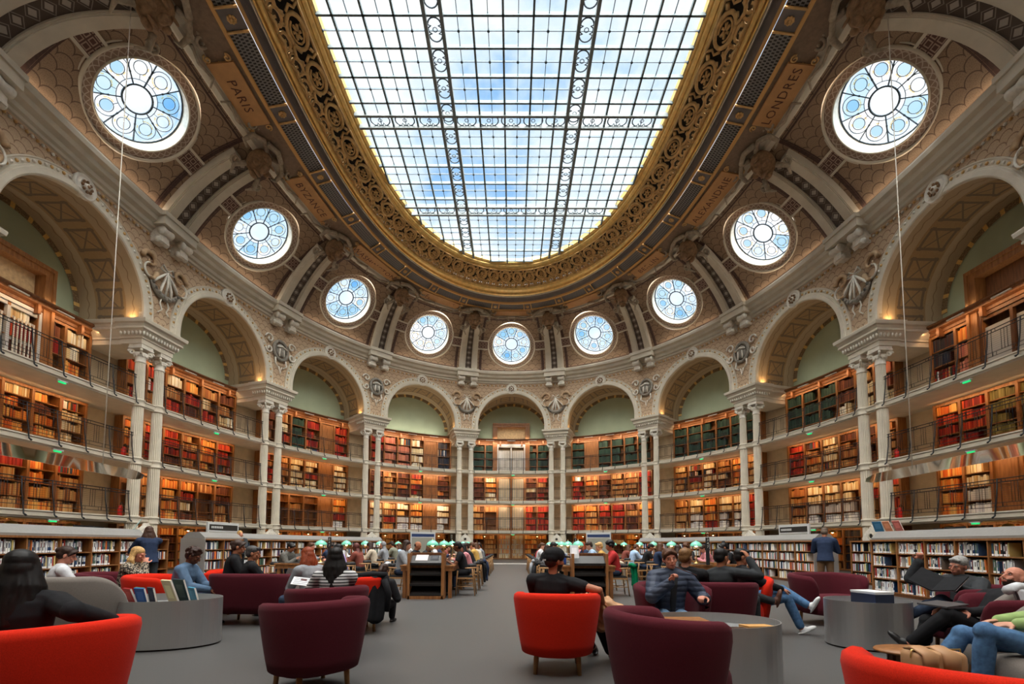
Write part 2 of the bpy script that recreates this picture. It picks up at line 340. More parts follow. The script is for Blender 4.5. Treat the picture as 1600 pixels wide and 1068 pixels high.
# walls: back wall of the galleries, spandrels, soffits and lunettes, grouped by side
walls = {}
for nm in ('wall_left', 'wall_front', 'wall_right', 'wall_rear'): walls[nm] = thing(nm, None, None, kind='structure')
def wall_of(k): k %= 16; return walls['wall_left' if k in (15, 0, 1, 2) else 'wall_front' if k in (3, 4, 5) else 'wall_right' if k in (6, 7, 8, 9) else 'wall_rear']
for k in range(16):
    fn = bay(k); par = wall_of(k)
    us = [-3.55 + 7.1*i/16 for i in range(17)]
    mb = MB(); mb.grid(lambda u, z: fn(u, DB, z), us, [0, 9.9]); mb.obj('plaster_wall', stone_d, par)
    mb = MB(); R2 = RA + .02; n = 48     # lunette
    P = [fn(R2*math.cos(PI*i/n), DB+.01, ZA + R2*math.sin(PI*i/n)) for i in range(n+1)]; Q = [fn(R2*math.cos(PI*i/n), DB+.01, 9.6) for i in range(n+1)]
    mb.add(P+Q, [(i, i+1, n+2+i, n+1+i) for i in range(n)]); mb.obj('lunette', green_w, par)
    mb = MB()                            # soffit
    th = [PI*i/n for i in range(n+1)]
    def soffp(a, d):
        if a < 0: return fn(RA, d, ZA+a*RA)
        if a > PI: return fn(-RA, d, ZA-(a-PI)*RA)
        return arch_ptc(a, RA, d, fn)
    tt = [-.12] + th + [PI+.12]
    mb.grid(lambda a, d: soffp(a, d), tt, [DF+.02, -.45, -1.3, DB], uvf=lambda a, d: (a*RA, DF-d), smooth=True)
    mb.obj('arch_soffit', soff, par)
    mb = MB(); mb.grid(lambda a, r: fn((RA-r)*math.cos(a), DB+.05, ZA+(RA-r)*math.sin(a)), th, [-.02, .22], uvf=lambda a, r: (a*RA, r)); mb.obj('painted_border', band, par)
    mb = MB()                            # spandrel panel
    def rect(a):
        c, s_ = math.cos(a), math.sin(a); r = 1e9
        if abs(c) > 1e-6: r = min(r, 3.55/abs(c))
        if s_ > 1e-6: r = min(r, (13.85-ZA)/s_)
        return r
    aa = sorted(set(th + [math.atan2(13.85-ZA, 3.55), PI-math.atan2(13.85-ZA, 3.55)]))
    def sp(a, q): r = RA + (rect(a)-RA)*q; return fn(r*math.cos(a), DF, ZA + r*math.sin(a))
    mb.grid(sp, aa, [0, .2, .4, .6, .8, 1], uvf=lambda a, q: ((RA+(rect(a)-RA)*q)*math.cos(a), (RA+(rect(a)-RA)*q)*math.sin(a)))
    for s_ in (-1, 1): mb.grid(lambda u, z: fn(u*s_, DF, z), [RA, 3.1, 3.55], [9.9, ZA])
    mb.obj('spandrel', scale_w, par)
    mb = MB()                            # archivolt moulding
    pr = [(0, -.1), (0, .10), (.05, .13), (.20, .13), (.22, .09), (.26, .09), (.28, .05), (.44, .05), (.46, .07), (.50, .07), (.50, 0)]
    ta = [-.10] + th + [PI+.10]
    def av(a, r, d):
        r += RA
        if a < 0: return fn(r, DF+d, ZA+a*3)
        if a > PI: return fn(-r, DF+d, ZA-(a-PI)*3)
        return fn(r*math.cos(a), DF+d, ZA+r*math.sin(a))
    P = [av(a, r, d) for r, d in pr for a in ta]; m = len(ta)
    mb.add(P, [(i*m+j, (i+1)*m+j, (i+1)*m+j+1, i*m+j+1) for i in range(len(pr)-1) for j in range(m-1)])
    mb.obj('archivolt', stone, par)
    if k in VIS or k in (15, 9):
        mb = MB()
        for i in range(46):
            a = PI*(i+.5)/46; mb.ell(av(a, .36, .06), .055, .055, .055, nu=6, nv=4, mi=i % 2)
        mb.obj('bead_border', [bronze, stone_w], par)
        mb = MB()
        for i in range(44):
            u = -3.5 + 7*i/43
            if abs(u) > .5: mb.ell(fn(u, DF+.04, 13.52), .05, .05, .05, nu=6, nv=4, mi=i % 2)
        for s_ in (-1, 1):
            for i in range(9): mb.ell(fn(s_*(2.72+.07+.1*i), DF+.04, 10.12), .045, .045, .045, nu=6, nv=4, mi=i % 2)
        mb.obj('bead_row', [bronze, stone_w], par)
# upper cornice above the spandrels, and step under the vault
mb = MB(); sweep(mb, [(.40, 13.68), (.47, 13.70), (.48, 13.80), (.58, 13.84), (.60, 13.98), (.78, 14.06), (.82, 14.22), (.98, 14.28), (1.02, 14.42), (1.02, 14.48), (.60, 14.52)])
tag(mb.obj('trim_1', stone), kind='structure')
# ------------------------------------------------------------ vault
Q0 = ((.7, .7), 14.45); QM = ((2.3, 1.65), 16.2); Q1 = ((4.4, 4.0), 17.3)
def cove(t):
    def bz(a, m, b): c = 2*m - .5*(a+b); return (1-t)**2*a + 2*t*(1-t)*c + t*t*b
    return ((bz(Q0[0][0], QM[0][0], Q1[0][0]), bz(Q0[0][1], QM[0][1], Q1[0][1])), bz(Q0[1], QM[1], Q1[1]))
def cv(s, t, off=0.0):
    d, z = cove(t)
    if off:
        d2, z2 = cove(t+.01); wx = WN(s)[1].real**2; a = (d2[1]+(d2[0]-d2[1])*wx) - (d[1]+(d[0]-d[1])*wx); b = z2-z; l = math.hypot(a, b)
        d = (d[0] + off*b/l, d[1] + off*b/l); z -= off*a/l
    return pos(s, d, z)
ceil = thing('ceiling', None, None, kind='structure')
OR_ = 1.80
frames = {}
for k in range(16):
    s0 = k+.5; O = Vector(cv(s0, .5)); X = (Vector(cv(s0+.01, .5)) - Vector(cv(s0-.01, .5))); mu = X.length/.02; X.normalize()
    Y = Vector(cv(s0, .55)) - Vector(cv(s0, .45)); mv = Y.length/.1; Y.normalize(); Zn = Y.cross(X); frames[k] = (O, X, Y, Zn, mu)   # Zn points into the room? checked below
    if Zn.z > 0: Zn = -Zn; frames[k] = (O, X, Y, Zn, mu)
    mb = MB(); m = 48
    def edge(a):
        c, s_ = math.cos(a), math.sin(a); r = 1e9
        if abs(c) > 1e-6: r = min(r, .5*mu/abs(c))
        if abs(s_) > 1e-6: r = min(r, .5*mv/abs(s_))
        return r
    ca = math.atan2(mv, mu); aa = sorted(set([2*PI*i/m for i in range(m+1)] + [ca, PI-ca, PI+ca, 2*PI-ca]))
    def vp(a, q): r = OR_ + (edge(a)-OR_)*q; return cv(s0 + r*math.cos(a)/mu, .5 + r*math.sin(a)/mv)
    mb.grid(vp, aa, [0, .15, .35, .6, .8, 1], uvf=lambda a, q: ((OR_+(edge(a)-OR_)*q)*math.cos(a), (OR_+(edge(a)-OR_)*q)*math.sin(a)), smooth=True)
    mb.obj('vault_bay', scale_v, ceil)
    if k in VIS or k in (15, 9):
        mb = MB()                        # dark lines framing the painted field + red panels either side of the oculus
        for off, wd in ((.135, .010), (.150, .004)):
            for sg in (-1, 1):
                c = k + (off if sg < 0 else 1-off)
                mb.grid(lambda s, t: cv(s, t, .02), [c-wd, c+wd], [.03+.94*i/14 for i in range(15)])
        for t0, t1 in ((.935, .95), (.96, .965), (.04, .05)):
            mb.grid(lambda s, t: cv(s, t, .02), [k+.13+.74*i/10 for i in range(11)], [t0, t1])
        mb.obj('field_border', umber, ceil)
        mb = MB(); mb2 = MB()
        for sg in (-1, 1):
            mb.grid(lambda a, b: tuple(Vector(cv(s0+a/mu, .5+b/mv, .05))), sorted([sg*1.8, sg*2.6]), [-.28, .28], uvf=lambda a, b: (abs(a), b+.28))
            for b in (-.33, .33): mb2.grid(lambda a, q: cv(s0+a/mu, .5+q/mv, .08), sorted([sg*1.8, sg*2.6]), [b-.05, b+.05])
        mb.obj('meander_panel', meander, ceil); mb2.obj('panel_edge', stone, ceil)
# rings between the vault and the skylight
DE = {'F': ((4.40, 4.0), 17.30), 'F2': ((4.7, 4.1), 17.42), 'E': ((5.85, 4.6), 17.48), 'D': ((6.62, 5.2), 17.60), 'C': ((7.05, 5.95), 17.80), 'B': ((7.28, 6.75), 17.86), 'A': ((8.25, 8.0), 18.33), 'Gl': ((8.6, 8.35), 18.60)}
def rg(a, b, q, dz=0.0):
    (d0, z0), (d1, z1) = DE[a], DE[b]; return ((d0[0]+(d1[0]-d0[0])*q, d0[1]+(d1[1]-d0[1])*q), z0+(z1-z0)*q+dz)
mb = MB(); sweep(mb, [(( 4.3, 3.9), 17.26), rg('F', 'E', 0, -.10), rg('F', 'E', .12, -.12), rg('F', 'E', .16, -.02), rg('F', 'E', .3, 0)]); mb.obj('ring_moulding', stone, ceil)
mb = MB(); sweep(mb, [rg('F', 'E', .2, 0), rg('F', 'E', 1.03, 0), rg('F', 'E', 1.04, .05)]); mb.obj('name_band', mat('warm_grey_band', (.22, .15, .10), .7, var=.15), ceil)
mb = MB(); sweep(mb, [rg('E', 'D', -.12, .03), rg('E', 'D', -.08, -.06), rg('E', 'D', .06, -.06), rg('E', 'D', .08, .02)]); mb.obj('gilt_fillet', ochre_g, ceil)
mb = MB(); sweep(mb, [rg('E', 'D', .06, .0), rg('E', 'D', .92, .0)]); mb.obj('lattice_band', lattice, ceil)
mb = MB(); sweep(mb, [rg('D', 'C', -.05, .02), rg('D', 'C', -.04, -.05), rg('D', 'C', .12, -.07), rg('D', 'C', .16, .0)]); mb.obj('gilt_fillet', ochre_g, ceil)
mb = MB(); sweep(mb, [rg('D', 'C', .14, .0), rg('D', 'C', .3, .10), rg('D', 'C', .55, .14), rg('D', 'C', .75, .04), rg('D', 'C', .8, -.06)]); mb.obj('grey_cove', greyp, ceil)
mb = MB(); sweep(mb, [rg('D', 'C', .8, -.06), rg('D', 'C', .9, -.10), rg('D', 'C', .97, -.04)]); mb.obj('white_fillet', stone_w, ceil)
mb = MB(); sweep(mb, [rg('C', 'B', -.1, -.05), rg('C', 'B', .1, -.14), rg('C', 'B', .3, -.15), rg('C', 'B', .38, -.06), rg('C', 'B', .6, -.05), rg('C', 'B', .66, -.16), rg('C', 'B', .95, -.17), rg('C', 'B', 1.05, -.05), rg('C', 'B', 1.05, .1)]); mb.obj('gilt_moulding', gold, ceil)
mb = MB(); sweep(mb, [rg('B', 'A', -.05, .22), rg('B', 'A', 1.02, .16)]); mb.obj('dark_backing', dark, ceil)
mb = MB(); sweep(mb, [rg('B', 'A', .93, .10), rg('B', 'A', .93, -.02), rg('B', 'A', 1.0, -.03), rg('A', 'Gl', .1, 0), rg('A', 'Gl', .2, -.06), rg('A', 'Gl', .5, -.07), rg('A', 'Gl', .55, 0), rg('A', 'Gl', .7, -.05), rg('A', 'Gl', .95, -.05), rg('A', 'Gl', 1, .15)]); mb.obj('gilt_rim', gold, ceil)
# pierced scroll frieze
def frz(s, q, h): (d, z) = rg('B', 'A', q, 0); return pos(s, (d[0]-h*.0, d[1]), z - h)
mb = MB(); NM = 64
def strip(pts, w, s0, h=.05, n=5):
    # pts in motif metres (x along 0..1.05 , y across 0..1.3)
    L = []
    for x, y in pts: L.append(Vector(frz(s0 + x/(NM and 1.05*4), .02 + y*.93/1.3, h)))
    mb.tube(L, w*1.3, n=n, flat=.8)
def arc(cx, cy, r, a0, a1, n=10): return [(cx + r*math.cos(R(a0+(a1-a0)*i/n)), cy + r*math.sin(R(a0+(a1-a0)*i/n))) for i in range(n+1)]
for i in range(NM):
    s0 = i*.25
    if 9.8 < s0 < 15.0: continue
    strip(arc(.55, .83, .37, -60, 300, 18), .055, s0)                    # big volute
    strip(arc(.55, .83, .25, 200, 480, 9), .03, s0)
    for a in range(0, 360, 60): strip([(.55+.04*math.cos(R(a)), .83+.04*math.sin(R(a))), (.55+.17*math.cos(R(a+25)), .83+.17*math.sin(R(a+25)))], .04, s0, .06, 4)
    strip([(.74, .51), (.86, .40), (1.0, .36), (1.1, .42), (1.17, .56)], .05, s0)   # stem to next volute
    strip(arc(.14, .26, .19, -30, 230, 8), .045, s0); strip(arc(.62, .22, .18, -100, 200, 8), .045, s0)
    strip([(.05, .05), (.22, .14), (.35, .05)], .05, s0, .07); strip([(.45, .05), (.62, .16), (.80, .05)], .05, s0, .07)
    strip([(.14, .26), (.14, .05)], .035, s0); strip([(.62, .26), (.62, .05)], .035, s0); strip([(.36, .45), (.30, .25), (.38, .05)], .035, s0); strip([(.90, .33), (.88, .18), (.95, .02)], .04, s0)
    strip([(.02, 1.25), (.10, 1.05), (.02, .90), (.12, .70)], .04, s0); strip([(0, 1.27), (.55, 1.27), (1.06, 1.27)], .035, s0); strip([(0, .02), (.55, .02), (1.06, .02)], .035, s0)
    for x, y in ((.12, .5), (.98, 1.1), (.9, .62), (.30, .40), (.8, .25), (.05, .42)): strip([(x-.05, y-.04), (x+.05, y+.05)], .05, s0, .06, 4)
mb.obj('pierced_scroll_frieze', bronze, ceil)
# flower panels dividing the lattice, four to a bay
mb = MB(); mf = MB()
for i in range(32):
    s = i*.5 + .25
    for e_, sg in ((-.055, 0), (.055, 0)):
        mb.tube([pos(s+e_, *[x for x in rg('E', 'D', q, -.05)]) for q in (.05, .5, .95)], .04, n=5)
    mf.grid(lambda a, q: pos(s+a, *rg('E', 'D', q, -.02)), [-.05, .05], [.06, .94])
    c = Vector(pos(s, *rg('E', 'D', .5, -.06)))
    for a in range(8):
        p = Vector(pos(s+.014*math.cos(a*PI/4), *rg('E', 'D', .5+.13*math.sin(a*PI/4), -.05))); mb.ell(p, .055, .055, .04, nu=6, nv=4)
    mb.ell(c, .05, .05, .05, nu=6, nv=4)
mf.obj('flower_panel', greyp, ceil); mb.obj('gilt_flower', bronze, ceil)

# ------------------------------------------------------------ skylight
glass = mat('clear_roof_glass', (1, 1, 1)); nt = glass.node_tree; nt.nodes.clear()
o = nt.nodes.new('ShaderNodeOutputMaterial'); a = nt.nodes.new('ShaderNodeBsdfTransparent'); b = nt.nodes.new('ShaderNodeBsdfGlossy'); b.inputs['Roughness'].default_value = .1; mx = nt.nodes.new('ShaderNodeMixShader'); mx.inputs[0].default_value = .05
a.inputs[0].default_value = (.95, .98, .98, 1); nt.links.new(a.outputs[0], mx.inputs[1]); nt.links.new(b.outputs[0], mx.inputs[2]); nt.links.new(mx.outputs[0], o.inputs[0])
sky_t = thing('window_1', None, None, kind='structure')
rim = [pos(16*i/192, (8.55, 8.3), 18.62) for i in range(192)]
rim_xy = np.array([(p[0], p[1]) for p in rim])
mb = MB(); mb.add(rim, [tuple(range(192))]); mb.obj('glass_pane', glass, sky_t)
def span(axis, c):   # extent of the rim along the other axis at coordinate c
    r = []
    for i in range(192):
        p, q = rim_xy[i], rim_xy[(i+1) % 192]
        if (p[axis]-c)*(q[axis]-c) <= 0 and p[axis] != q[axis]: t = (c-p[axis])/(q[axis]-p[axis]); r.append(p[1-axis] + t*(q[1-axis]-p[1-axis]))
    return (min(r), max(r)) if len(r) > 1 else None
lead = mat('blue_grey_glazing_bar', (.13, .17, .19), .5, .2); lead_t = mat('thin_glazing_bar', (.07, .10, .13), .5, .2)
ZG = 18.56
xs = []; x = -2.25
SX = (2.55 - .28, 2.55 + .28)                      # ornamental strip at |x| 2.27..2.83
XB = [(-2.27+.5675*i*1.0) for i in range(9)]
def bars(axis, c, w, h, mbx):
    e = span(axis, c)
    if not e: return
    if axis == 0: mbx.box(c-w/2, c+w/2, e[0], e[1], ZG-h, ZG+.02)
    else: mbx.box(e[0], e[1], c-w/2, c+w/2, ZG-h, ZG+.02)
mbt, mbn, mbm = MB(), MB(), MB()
PX = 4.54/9
gx = [(-2.27 + PX*i, i) for i in range(1, 9)] + [(sg*(2.83 + .505*i), i) for sg in (-1, 1) for i in range(1, 8)]
for c, i in gx: bars(0, c, .07 if i % 2 == 0 else .022, .10 if i % 2 == 0 else .04, mbt if i % 2 == 0 else mbn)
ys = []; cross = [2.85 + 5.03*j for j in range(-3, 3)]
for c0 in cross:
    for i in range(1, 9): ys.append((c0 + .27 + .4989*i, i))
    for e_ in (-.27, .27): bars(1, c0+e_, .10, .16, mbm)
for c, i in ys: bars(1, c, .07 if i % 2 == 0 else .022, .10 if i % 2 == 0 else .04, mbt if i % 2 == 0 else mbn)
for sg in (-1, 1):
    for e_ in SX: bars(0, sg*e_, .12, .18, mbm)
mbt.obj('glazing_bar', lead, sky_t); mbn.obj('thin_bar', lead_t, sky_t); mbm.obj('girder', mat('grey_girder', (.20, .23, .24), .5), sky_t)
mb = MB()
for cx_, i in gx:
    for cy_, j in ys:
        if i % 2 and j % 2:
            e = span(0, cx_)
            if e and e[0]+.1 < cy_ < e[1]-.1: mb.lathe([(.05, ZG-.05), (.05, ZG)], n=6, c=(cx_, cy_, 0), smooth=False)
mb.obj('glazing_boss', lead_t, sky_t)['kind'] = 'stuff'
mb = MB()
def orn(cx_, cy_, L, Wd, rot):   # pill with rings
    def tr(a, b): return (cx_ + (b if rot else a), cy_ + (a if rot else b), ZG-.05)
    r = Wd*.44; h = L*.5-.06
    P = [(r*math.cos(a), h-r+r*math.sin(a)) for a in [PI*i/8 for i in range(9)]] + [(-r*.55, .12), (-r, .06), (-r, -.06), (-r*.55, -.12)] + [(r*math.cos(a), -(h-r)+r*math.sin(a)) for a in [PI+PI*i/8 for i in range(9)]] + [(r*.55, -.12), (r, -.06), (r, .06), (r*.55, .12)]
    mb.tube([tr(a, b) for a, b in P], .026, n=4, closed=True); mb.tube([tr(.075*math.cos(t), .075*math.sin(t)) for t in [2*PI*i/8 for i in range(8)]], .016, n=4, closed=True)
for sg in (-1, 1):
    e = span(0, sg*2.55)
    yy = [c0 + .27 + .998*i for c0 in cross for i in range(0, 5)]
    for y in yy:
        if e[0] < y-.1 and y+.95 < e[1]:
            orn(sg*2.55, y+.25 if False else y+.45, .86, .5, 0); mb.box(sg*2.27, sg*2.83, y-.03, y+.03, ZG-.06, ZG) if sg > 0 else mb.box(-2.83, -2.27, y-.03, y+.03, ZG-.06, ZG)
for c0 in cross:
    e = span(1, c0)
    if not e: continue
    x = -6.3
    for x in [-2.83-1.01*(i+.5) for i in range(4)] + [-2.27+4.54/5*(i+.5) for i in range(5)] + [2.83+1.01*(i+.5) for i in range(4)]:
        if e[0] < x-.3 and x+.3 < e[1]: orn(x, c0, .9, .5, 1)
    for sg in (-1, 1):
        if e[0] < sg*2.55 < e[1]: mb.tube([(sg*2.55+.19*math.cos(t), c0+.19*math.sin(t), ZG-.05) for t in [2*PI*i/14 for i in range(14)]], .02, n=4, closed=True)
mb.obj('tracery', lead_t, sky_t)
# ------------------------------------------------------------ ribs
PN = {1: 'first', 2: 'second', 3: 'third', 4: 'fourth', 5: 'fifth', 6: 'sixth', 7: 'seventh', 8: 'eighth', 0: 'hidden near-left', 9: 'hidden near-right'}
PTXT = {k: f'{PN[k]} column pair' + (' from the left' if 0 < k < 9 else '') for k in range(10)}
def SHF(k): return {0: .16, 1: -.02, 2: -.07, 3: -.09, 4: -.03, 5: .03, 6: .09, 7: .07, 8: .02, 9: -.16}.get(k, 0)
def boxsweep(mb, k, off, hw, n0, n1, t0=.0, t1=.86, n=14, **kw):
    ts = [t0 + (t1-t0)*i/n for i in range(n+1)]; P = []; off0 = off
    for t in ts:
        off = off0 + SHF(k)*t*t
        P += [cv(k+off-hw, t, n0), cv(k+off+hw, t, n0), cv(k+off+hw, t, n1), cv(k+off-hw, t, n1)]
    f = [(i*4+j, i*4+(j+1) % 4, (i+1)*4+(j+1) % 4, (i+1)*4+j) for i in range(n) for j in range(4)] + [(0, 3, 2, 1), (n*4, n*4+1, n*4+2, n*4+3)]
    mb.add(P, f, **kw)
def scroll_pts(c, ax, up, r, turns=1.6, n=22):
    c, ax, up = Vector(c), Vector(ax), Vector(up); L = []
    for i in range(n+1):
        t = i/n; a = t*turns*2*PI; q = r*(1-.8*t); L.append(c + ax*q*math.cos(a) + up*q*math.sin(a))
    return L
tan = mat('ochre_mask', (.26, .15, .075), .7, var=.3, scale=9); flesh_st = mat('weathered_relief', (.36, .29, .21), .7, var=.25, scale=9)
for k in list(range(0, 10)):
    p = Vector(pos(k, .7, 14.5)); rb = thing('vault_rib', f'twin vault rib rising above the {PTXT[k]}', 'rib', p)
    for sg in (-1, 1):
        mb = MB(); boxsweep(mb, k, sg*.068, .034, -.05, .26); boxsweep(mb, k, sg*.068, .024, .24, .32); boxsweep(mb, k, sg*.068, .030, .20, .29); mb.obj('rib_beam', stone, rb, p)
        mb = MB()                                # scroll foot
        c = Vector(cv(k+sg*.068, .015, .30)); tX = (Vector(cv(k+sg*.068+.01, .0)) - Vector(cv(k+sg*.068-.01, .0))).normalized()
        for e_ in (-.12, .12):
            mb.lathe([(.11, -.03), (.11, .03)], n=12, c=(0, 0, 0), axis='x'); M = Matrix.Rotation(heading(k), 3, 'Z')
            nv = 24; mb.v[-nv:] = [tuple(M @ Vector(v) + c + tX*e_) for v in mb.v[-nv:]]
        mb.tube([c-tX*.2, c+tX*.2], .08, n=10); mb.obj('scroll_foot', stone_w, rb, p)
    mb = MB(); mb.grid(lambda a, t: cv(k+a/7.1+SHF(k)*t*t, t, .20), [-.26, .26], [.02+.84*i/20 for i in range(21)], uvf=lambda a, t: (t*4.7, a)); mb.obj('lozenge_strip', lozenge, rb, p)
    # corbel blocks under the cornice
    cb = thing('cornice_bracket', f'carved scroll bracket on the cornice over the {PTXT[k]}', 'bracket', Vector(pos(k, .5, 13.4)))
    F = pier(k); mb = MB(); mb.box(-.85, .85, .38, 1.12, 13.95, 14.50, F); mb.box(-.90, .90, .38, 1.18, 14.28, 14.46, F)
    mb.obj('cornice_block', stone, cb, cb.location)
    for sg in (-1, 1):
        mb = MB(); mb.box(sg*.5-.2, sg*.5+.2, .4, .85, 13.35, 13.95, F); M = Matrix.Rotation(heading(k), 3, 'Z')
        for zc, dd, r in ((13.78, .88, .17), (13.40, .72, .12)):
            mb.lathe([(r, -.24), (r*1.05, -.2), (r*.8, 0), (r*1.05, .2), (r, .24)], n=14, axis='x'); c = Vector(F(sg*.5, dd, zc)); mb.v[-70:] = [tuple(M @ Vector(v) + c) for v in mb.v[-70:]]
        mb.obj('scroll', stone_w, cb, cb.location)
    # mask ornament where the rib meets the ring
    c = Vector(pos(k+SHF(k)*.9, rg('F', 'E', .1)[0], 17.0)); mk = thing('grotesque_mask', f'brown horned mask on the ring above the {PTXT[k]}', 'carving', c)
    M = Matrix.Rotation(heading(k), 3, 'Z') @ Matrix.Rotation(R(-50), 3, 'X')
    L = lambda x, y, z: tuple(M @ Vector((x*1.3, y*1.3, z*1.3)) + c)
    mb = MB(); Mr = M.to_4x4()
    mb.ell(L(0, 0, -.1), .44, .38, .54, M); mb.ell(L(0, .30, -.12), .13, .16, .18, M, 8, 6); mb.ell(L(0, .24, -.36), .22, .14, .07, M, 8, 6); mb.ell(L(0, .18, -.48), .20, .14, .12, M, 8, 6)
    for sg in (-1, 1):
        mb.ell(L(sg*.17, .27, .10), .16, .09, .05, M, 8, 5); mb.ell(L(sg*.24, .2, -.16), .15, .14, .13, M, 8, 6)
    mb.obj('mask_face', tan, mk, c)
    mb = MB()
    for sg in (-1, 1):
        mb.tube([L(sg*.15, .05, .3), L(sg*.45, .05, .42), L(sg*.75, .02, .25), L(sg*.8, 0, -.05), L(sg*.62, .05, -.12)], [.09, .10, .10, .08, .04], n=7)
        mb.tube(scroll_pts(L(sg*.95, 0, .45), M @ Vector((-sg, 0, 0)), M @ Vector((0, 0, 1)), .26), .055, n=6)
        mb.tube(scroll_pts(L(sg*.55, 0, -.62), M @ Vector((-sg, 0, 0)), M @ Vector((0, 0, -1)), .2), .05, n=6)
        mb.tube([L(sg*.3, .05, -.45), L(sg*.5, .05, -.75), L(sg*.35, .02, -1.0)], [.10, .08, .03], n=6)
        mb.tube([L(sg*.9, .0, .2), L(sg*1.3, 0, .12), L(sg*1.75, 0, .25), L(sg*1.9, 0, .05)], [.05, .06, .05, .03], n=6)
    mb.tube([L(-.35, .12, .45), L(0, .2, .55), L(.35, .12, .45)], .11, n=8); mb.obj('horn_scroll', flesh_st, mk, c)
# ------------------------------------------------------------ rose windows
pane_m = mat('tinted_pane', (1, 1, 1)); nt = pane_m.node_tree; nt.nodes.clear()
o = nt.nodes.new('ShaderNodeOutputMaterial'); a = nt.nodes.new('ShaderNodeBsdfTransparent'); b = nt.nodes.new('ShaderNodeBsdfTranslucent'); mx = nt.nodes.new('ShaderNodeMixShader'); mx.inputs[0].default_value = .0
at = nt.nodes.new('ShaderNodeAttribute'); at.attribute_name = 'Col'; nt.links.new(at.outputs['Color'], a.inputs[0]); nt.links.new(at.outputs['Color'], b.inputs[0])
nt.links.new(a.outputs[0], mx.inputs[1]); nt.links.new(b.outputs[0], mx.inputs[2]); nt.links.new(mx.outputs[0], o.inputs[0])
cames = mat('window_tracery_iron', (.05, .07, .09), .5, .3)
for k in list(VIS) + [15, 9]:
    O, X, Y, Z, mu = frames[k]
    def L(r, a, h): return tuple(O + X*(r*math.cos(a)) + Y*(r*math.sin(a)) + Z*h)
    wt = thing(f'window_{(k+2) if k < 15 else 12}', None, None, O, kind='structure')
    n = 56; A = [2*PI*i/n for i in range(n+1)]
    mb = MB(); mb.grid(lambda a, r: L(r, a, .06), A, [1.44, 1.74], uvf=lambda a, r: (a*11*PI/13/PI, r-1.44)); mb.obj('lace_surround', lace, wt, O)
    mb = MB()
    for r0, h, rr in ((1.78, .08, .06), (1.45, .06, .035), (1.88, .04, .03)): mb.tube([L(r0, a, h) for a in A[:-1]], rr, n=6, closed=True)
    mb.obj('round_moulding', stone, wt, O)
    mb = MB(); mb.grid(lambda a, h: L(1.44 - .0*h, a, h), A, [.06, -.42], smooth=True); mb.obj('reveal', stone_w, wt, O)
    mb = MB(); H = -.38
    r_ = random.Random(k)
    blue = lambda: [(.50, .74, .95), (.62, .82, .97), (.80, .92, 1), (.95, .97, 1), (1, 1, 1)][r_.randrange(5)]
    mb.add([L(.44, 2*PI*i/24, H) for i in range(24)], [tuple(range(24))], col=(.95, .98, 1))
    for i in range(9):
        a0 = PI/2 + 2*PI*(i-.5)/9; a1 = a0 + 2*PI/9; c1 = blue()
        aa = [a0 + (a1-a0)*j/8 for j in range(9)]
        for (ra, rb), cc in (((.44, .62), (.9, .95, 1)), ((.62, 1.32), c1), ((1.32, 1.44), (.85, .93, 1))):
            mb.add([L(ra, q, H) for q in aa] + [L(rb, q, H) for q in aa], [(j, j+1, 10+j, 9+j) for j in range(8)], col=cc)
        am = (a0+a1)/2; cx_, cy_ = .98*math.cos(am), .98*math.sin(am)
        def S(r, q, h=.01): return tuple(O + X*(cx_+r*math.cos(q)) + Y*(cy_+r*math.sin(q)) + Z*(H+h))
        mb.add([S(.19, 2*PI*j/14) for j in range(14)], [tuple(range(14))], col=blue())
        for j in range(14):
            if r_.random() < .35: q = 2*PI*j/14; mb.add([S(.22, q), S(.22, q+.4), S(.27, q+.4), S(.27, q)], [(0, 1, 2, 3)], col=(1, .78, .45))
    mb.obj('glass_pane', pane_m, wt, O)
    mb = MB()
    for i in range(9):
        a0 = PI/2 + 2*PI*(i-.5)/9; mb.tube([L(.46, a0, H+.04), L(1.43, a0, H+.04)], .024, n=4); mb.obj if 0 else None
        am = a0 + PI/9; cx_, cy_ = .98*math.cos(am), .98*math.sin(am)
        def S(r, q, h=.04): return tuple(O + X*(cx_+r*math.cos(q)) + Y*(cy_+r*math.sin(q)) + Z*(H+h))
        mb.tube([S(.20, 2*PI*j/16) for j in range(16)], .013, n=4, closed=True)
        mb.tube([S(.33, am-PI*.72 + PI*1.44*j/14) for j in range(15)], .014, n=4)
        mb.tube([S(-.20, am), S(-.36, am)], .01, n=3)
    mb.tube([L(.46, 2*PI*j/28, H+.05) for j in range(28)], .035, n=5, closed=True); mb.tube([L(.62, 2*PI*j/28, H+.04) for j in range(28)], .012, n=4, closed=True); mb.tube([L(1.42, 2*PI*j/40, H+.04) for j in range(40)], .03, n=4, closed=True)
    mb.obj('tracery', cames, wt, O)
# ------------------------------------------------------------ city name tablets
CITY = ['PARIS', 'BYZANCE', 'WASHINGTON', 'FLORENCE', 'ATHENES', 'NINIVE', 'BERLIN', 'ALEXANDRIE', 'LONDRES']
plate = mat('ochre_tablet', (.50, .26, .10), .55, var=.1, scale=3); ink = mat('dark_red_lettering', (.10, .03, .015), .6)
def text_mesh(txt, size):
    cu = bpy.data.curves.new('t', 'FONT'); cu.body = txt; cu.size = size; cu.align_x = 'CENTER'; cu.align_y = 'CENTER'; cu.resolution_u = 2; cu.space_character = 1.12
    ob = bpy.data.objects.new('t', cu); C.objects.link(ob); dg = bpy.context.evaluated_depsgraph_get(); me = bpy.data.meshes.new_from_object(ob.evaluated_get(dg))
    v = [tuple(p.co) for p in me.vertices]; f = [tuple(p.vertices) for p in me.polygons]; bpy.data.objects.remove(ob); bpy.data.curves.remove(cu); bpy.data.meshes.remove(me); return v, f
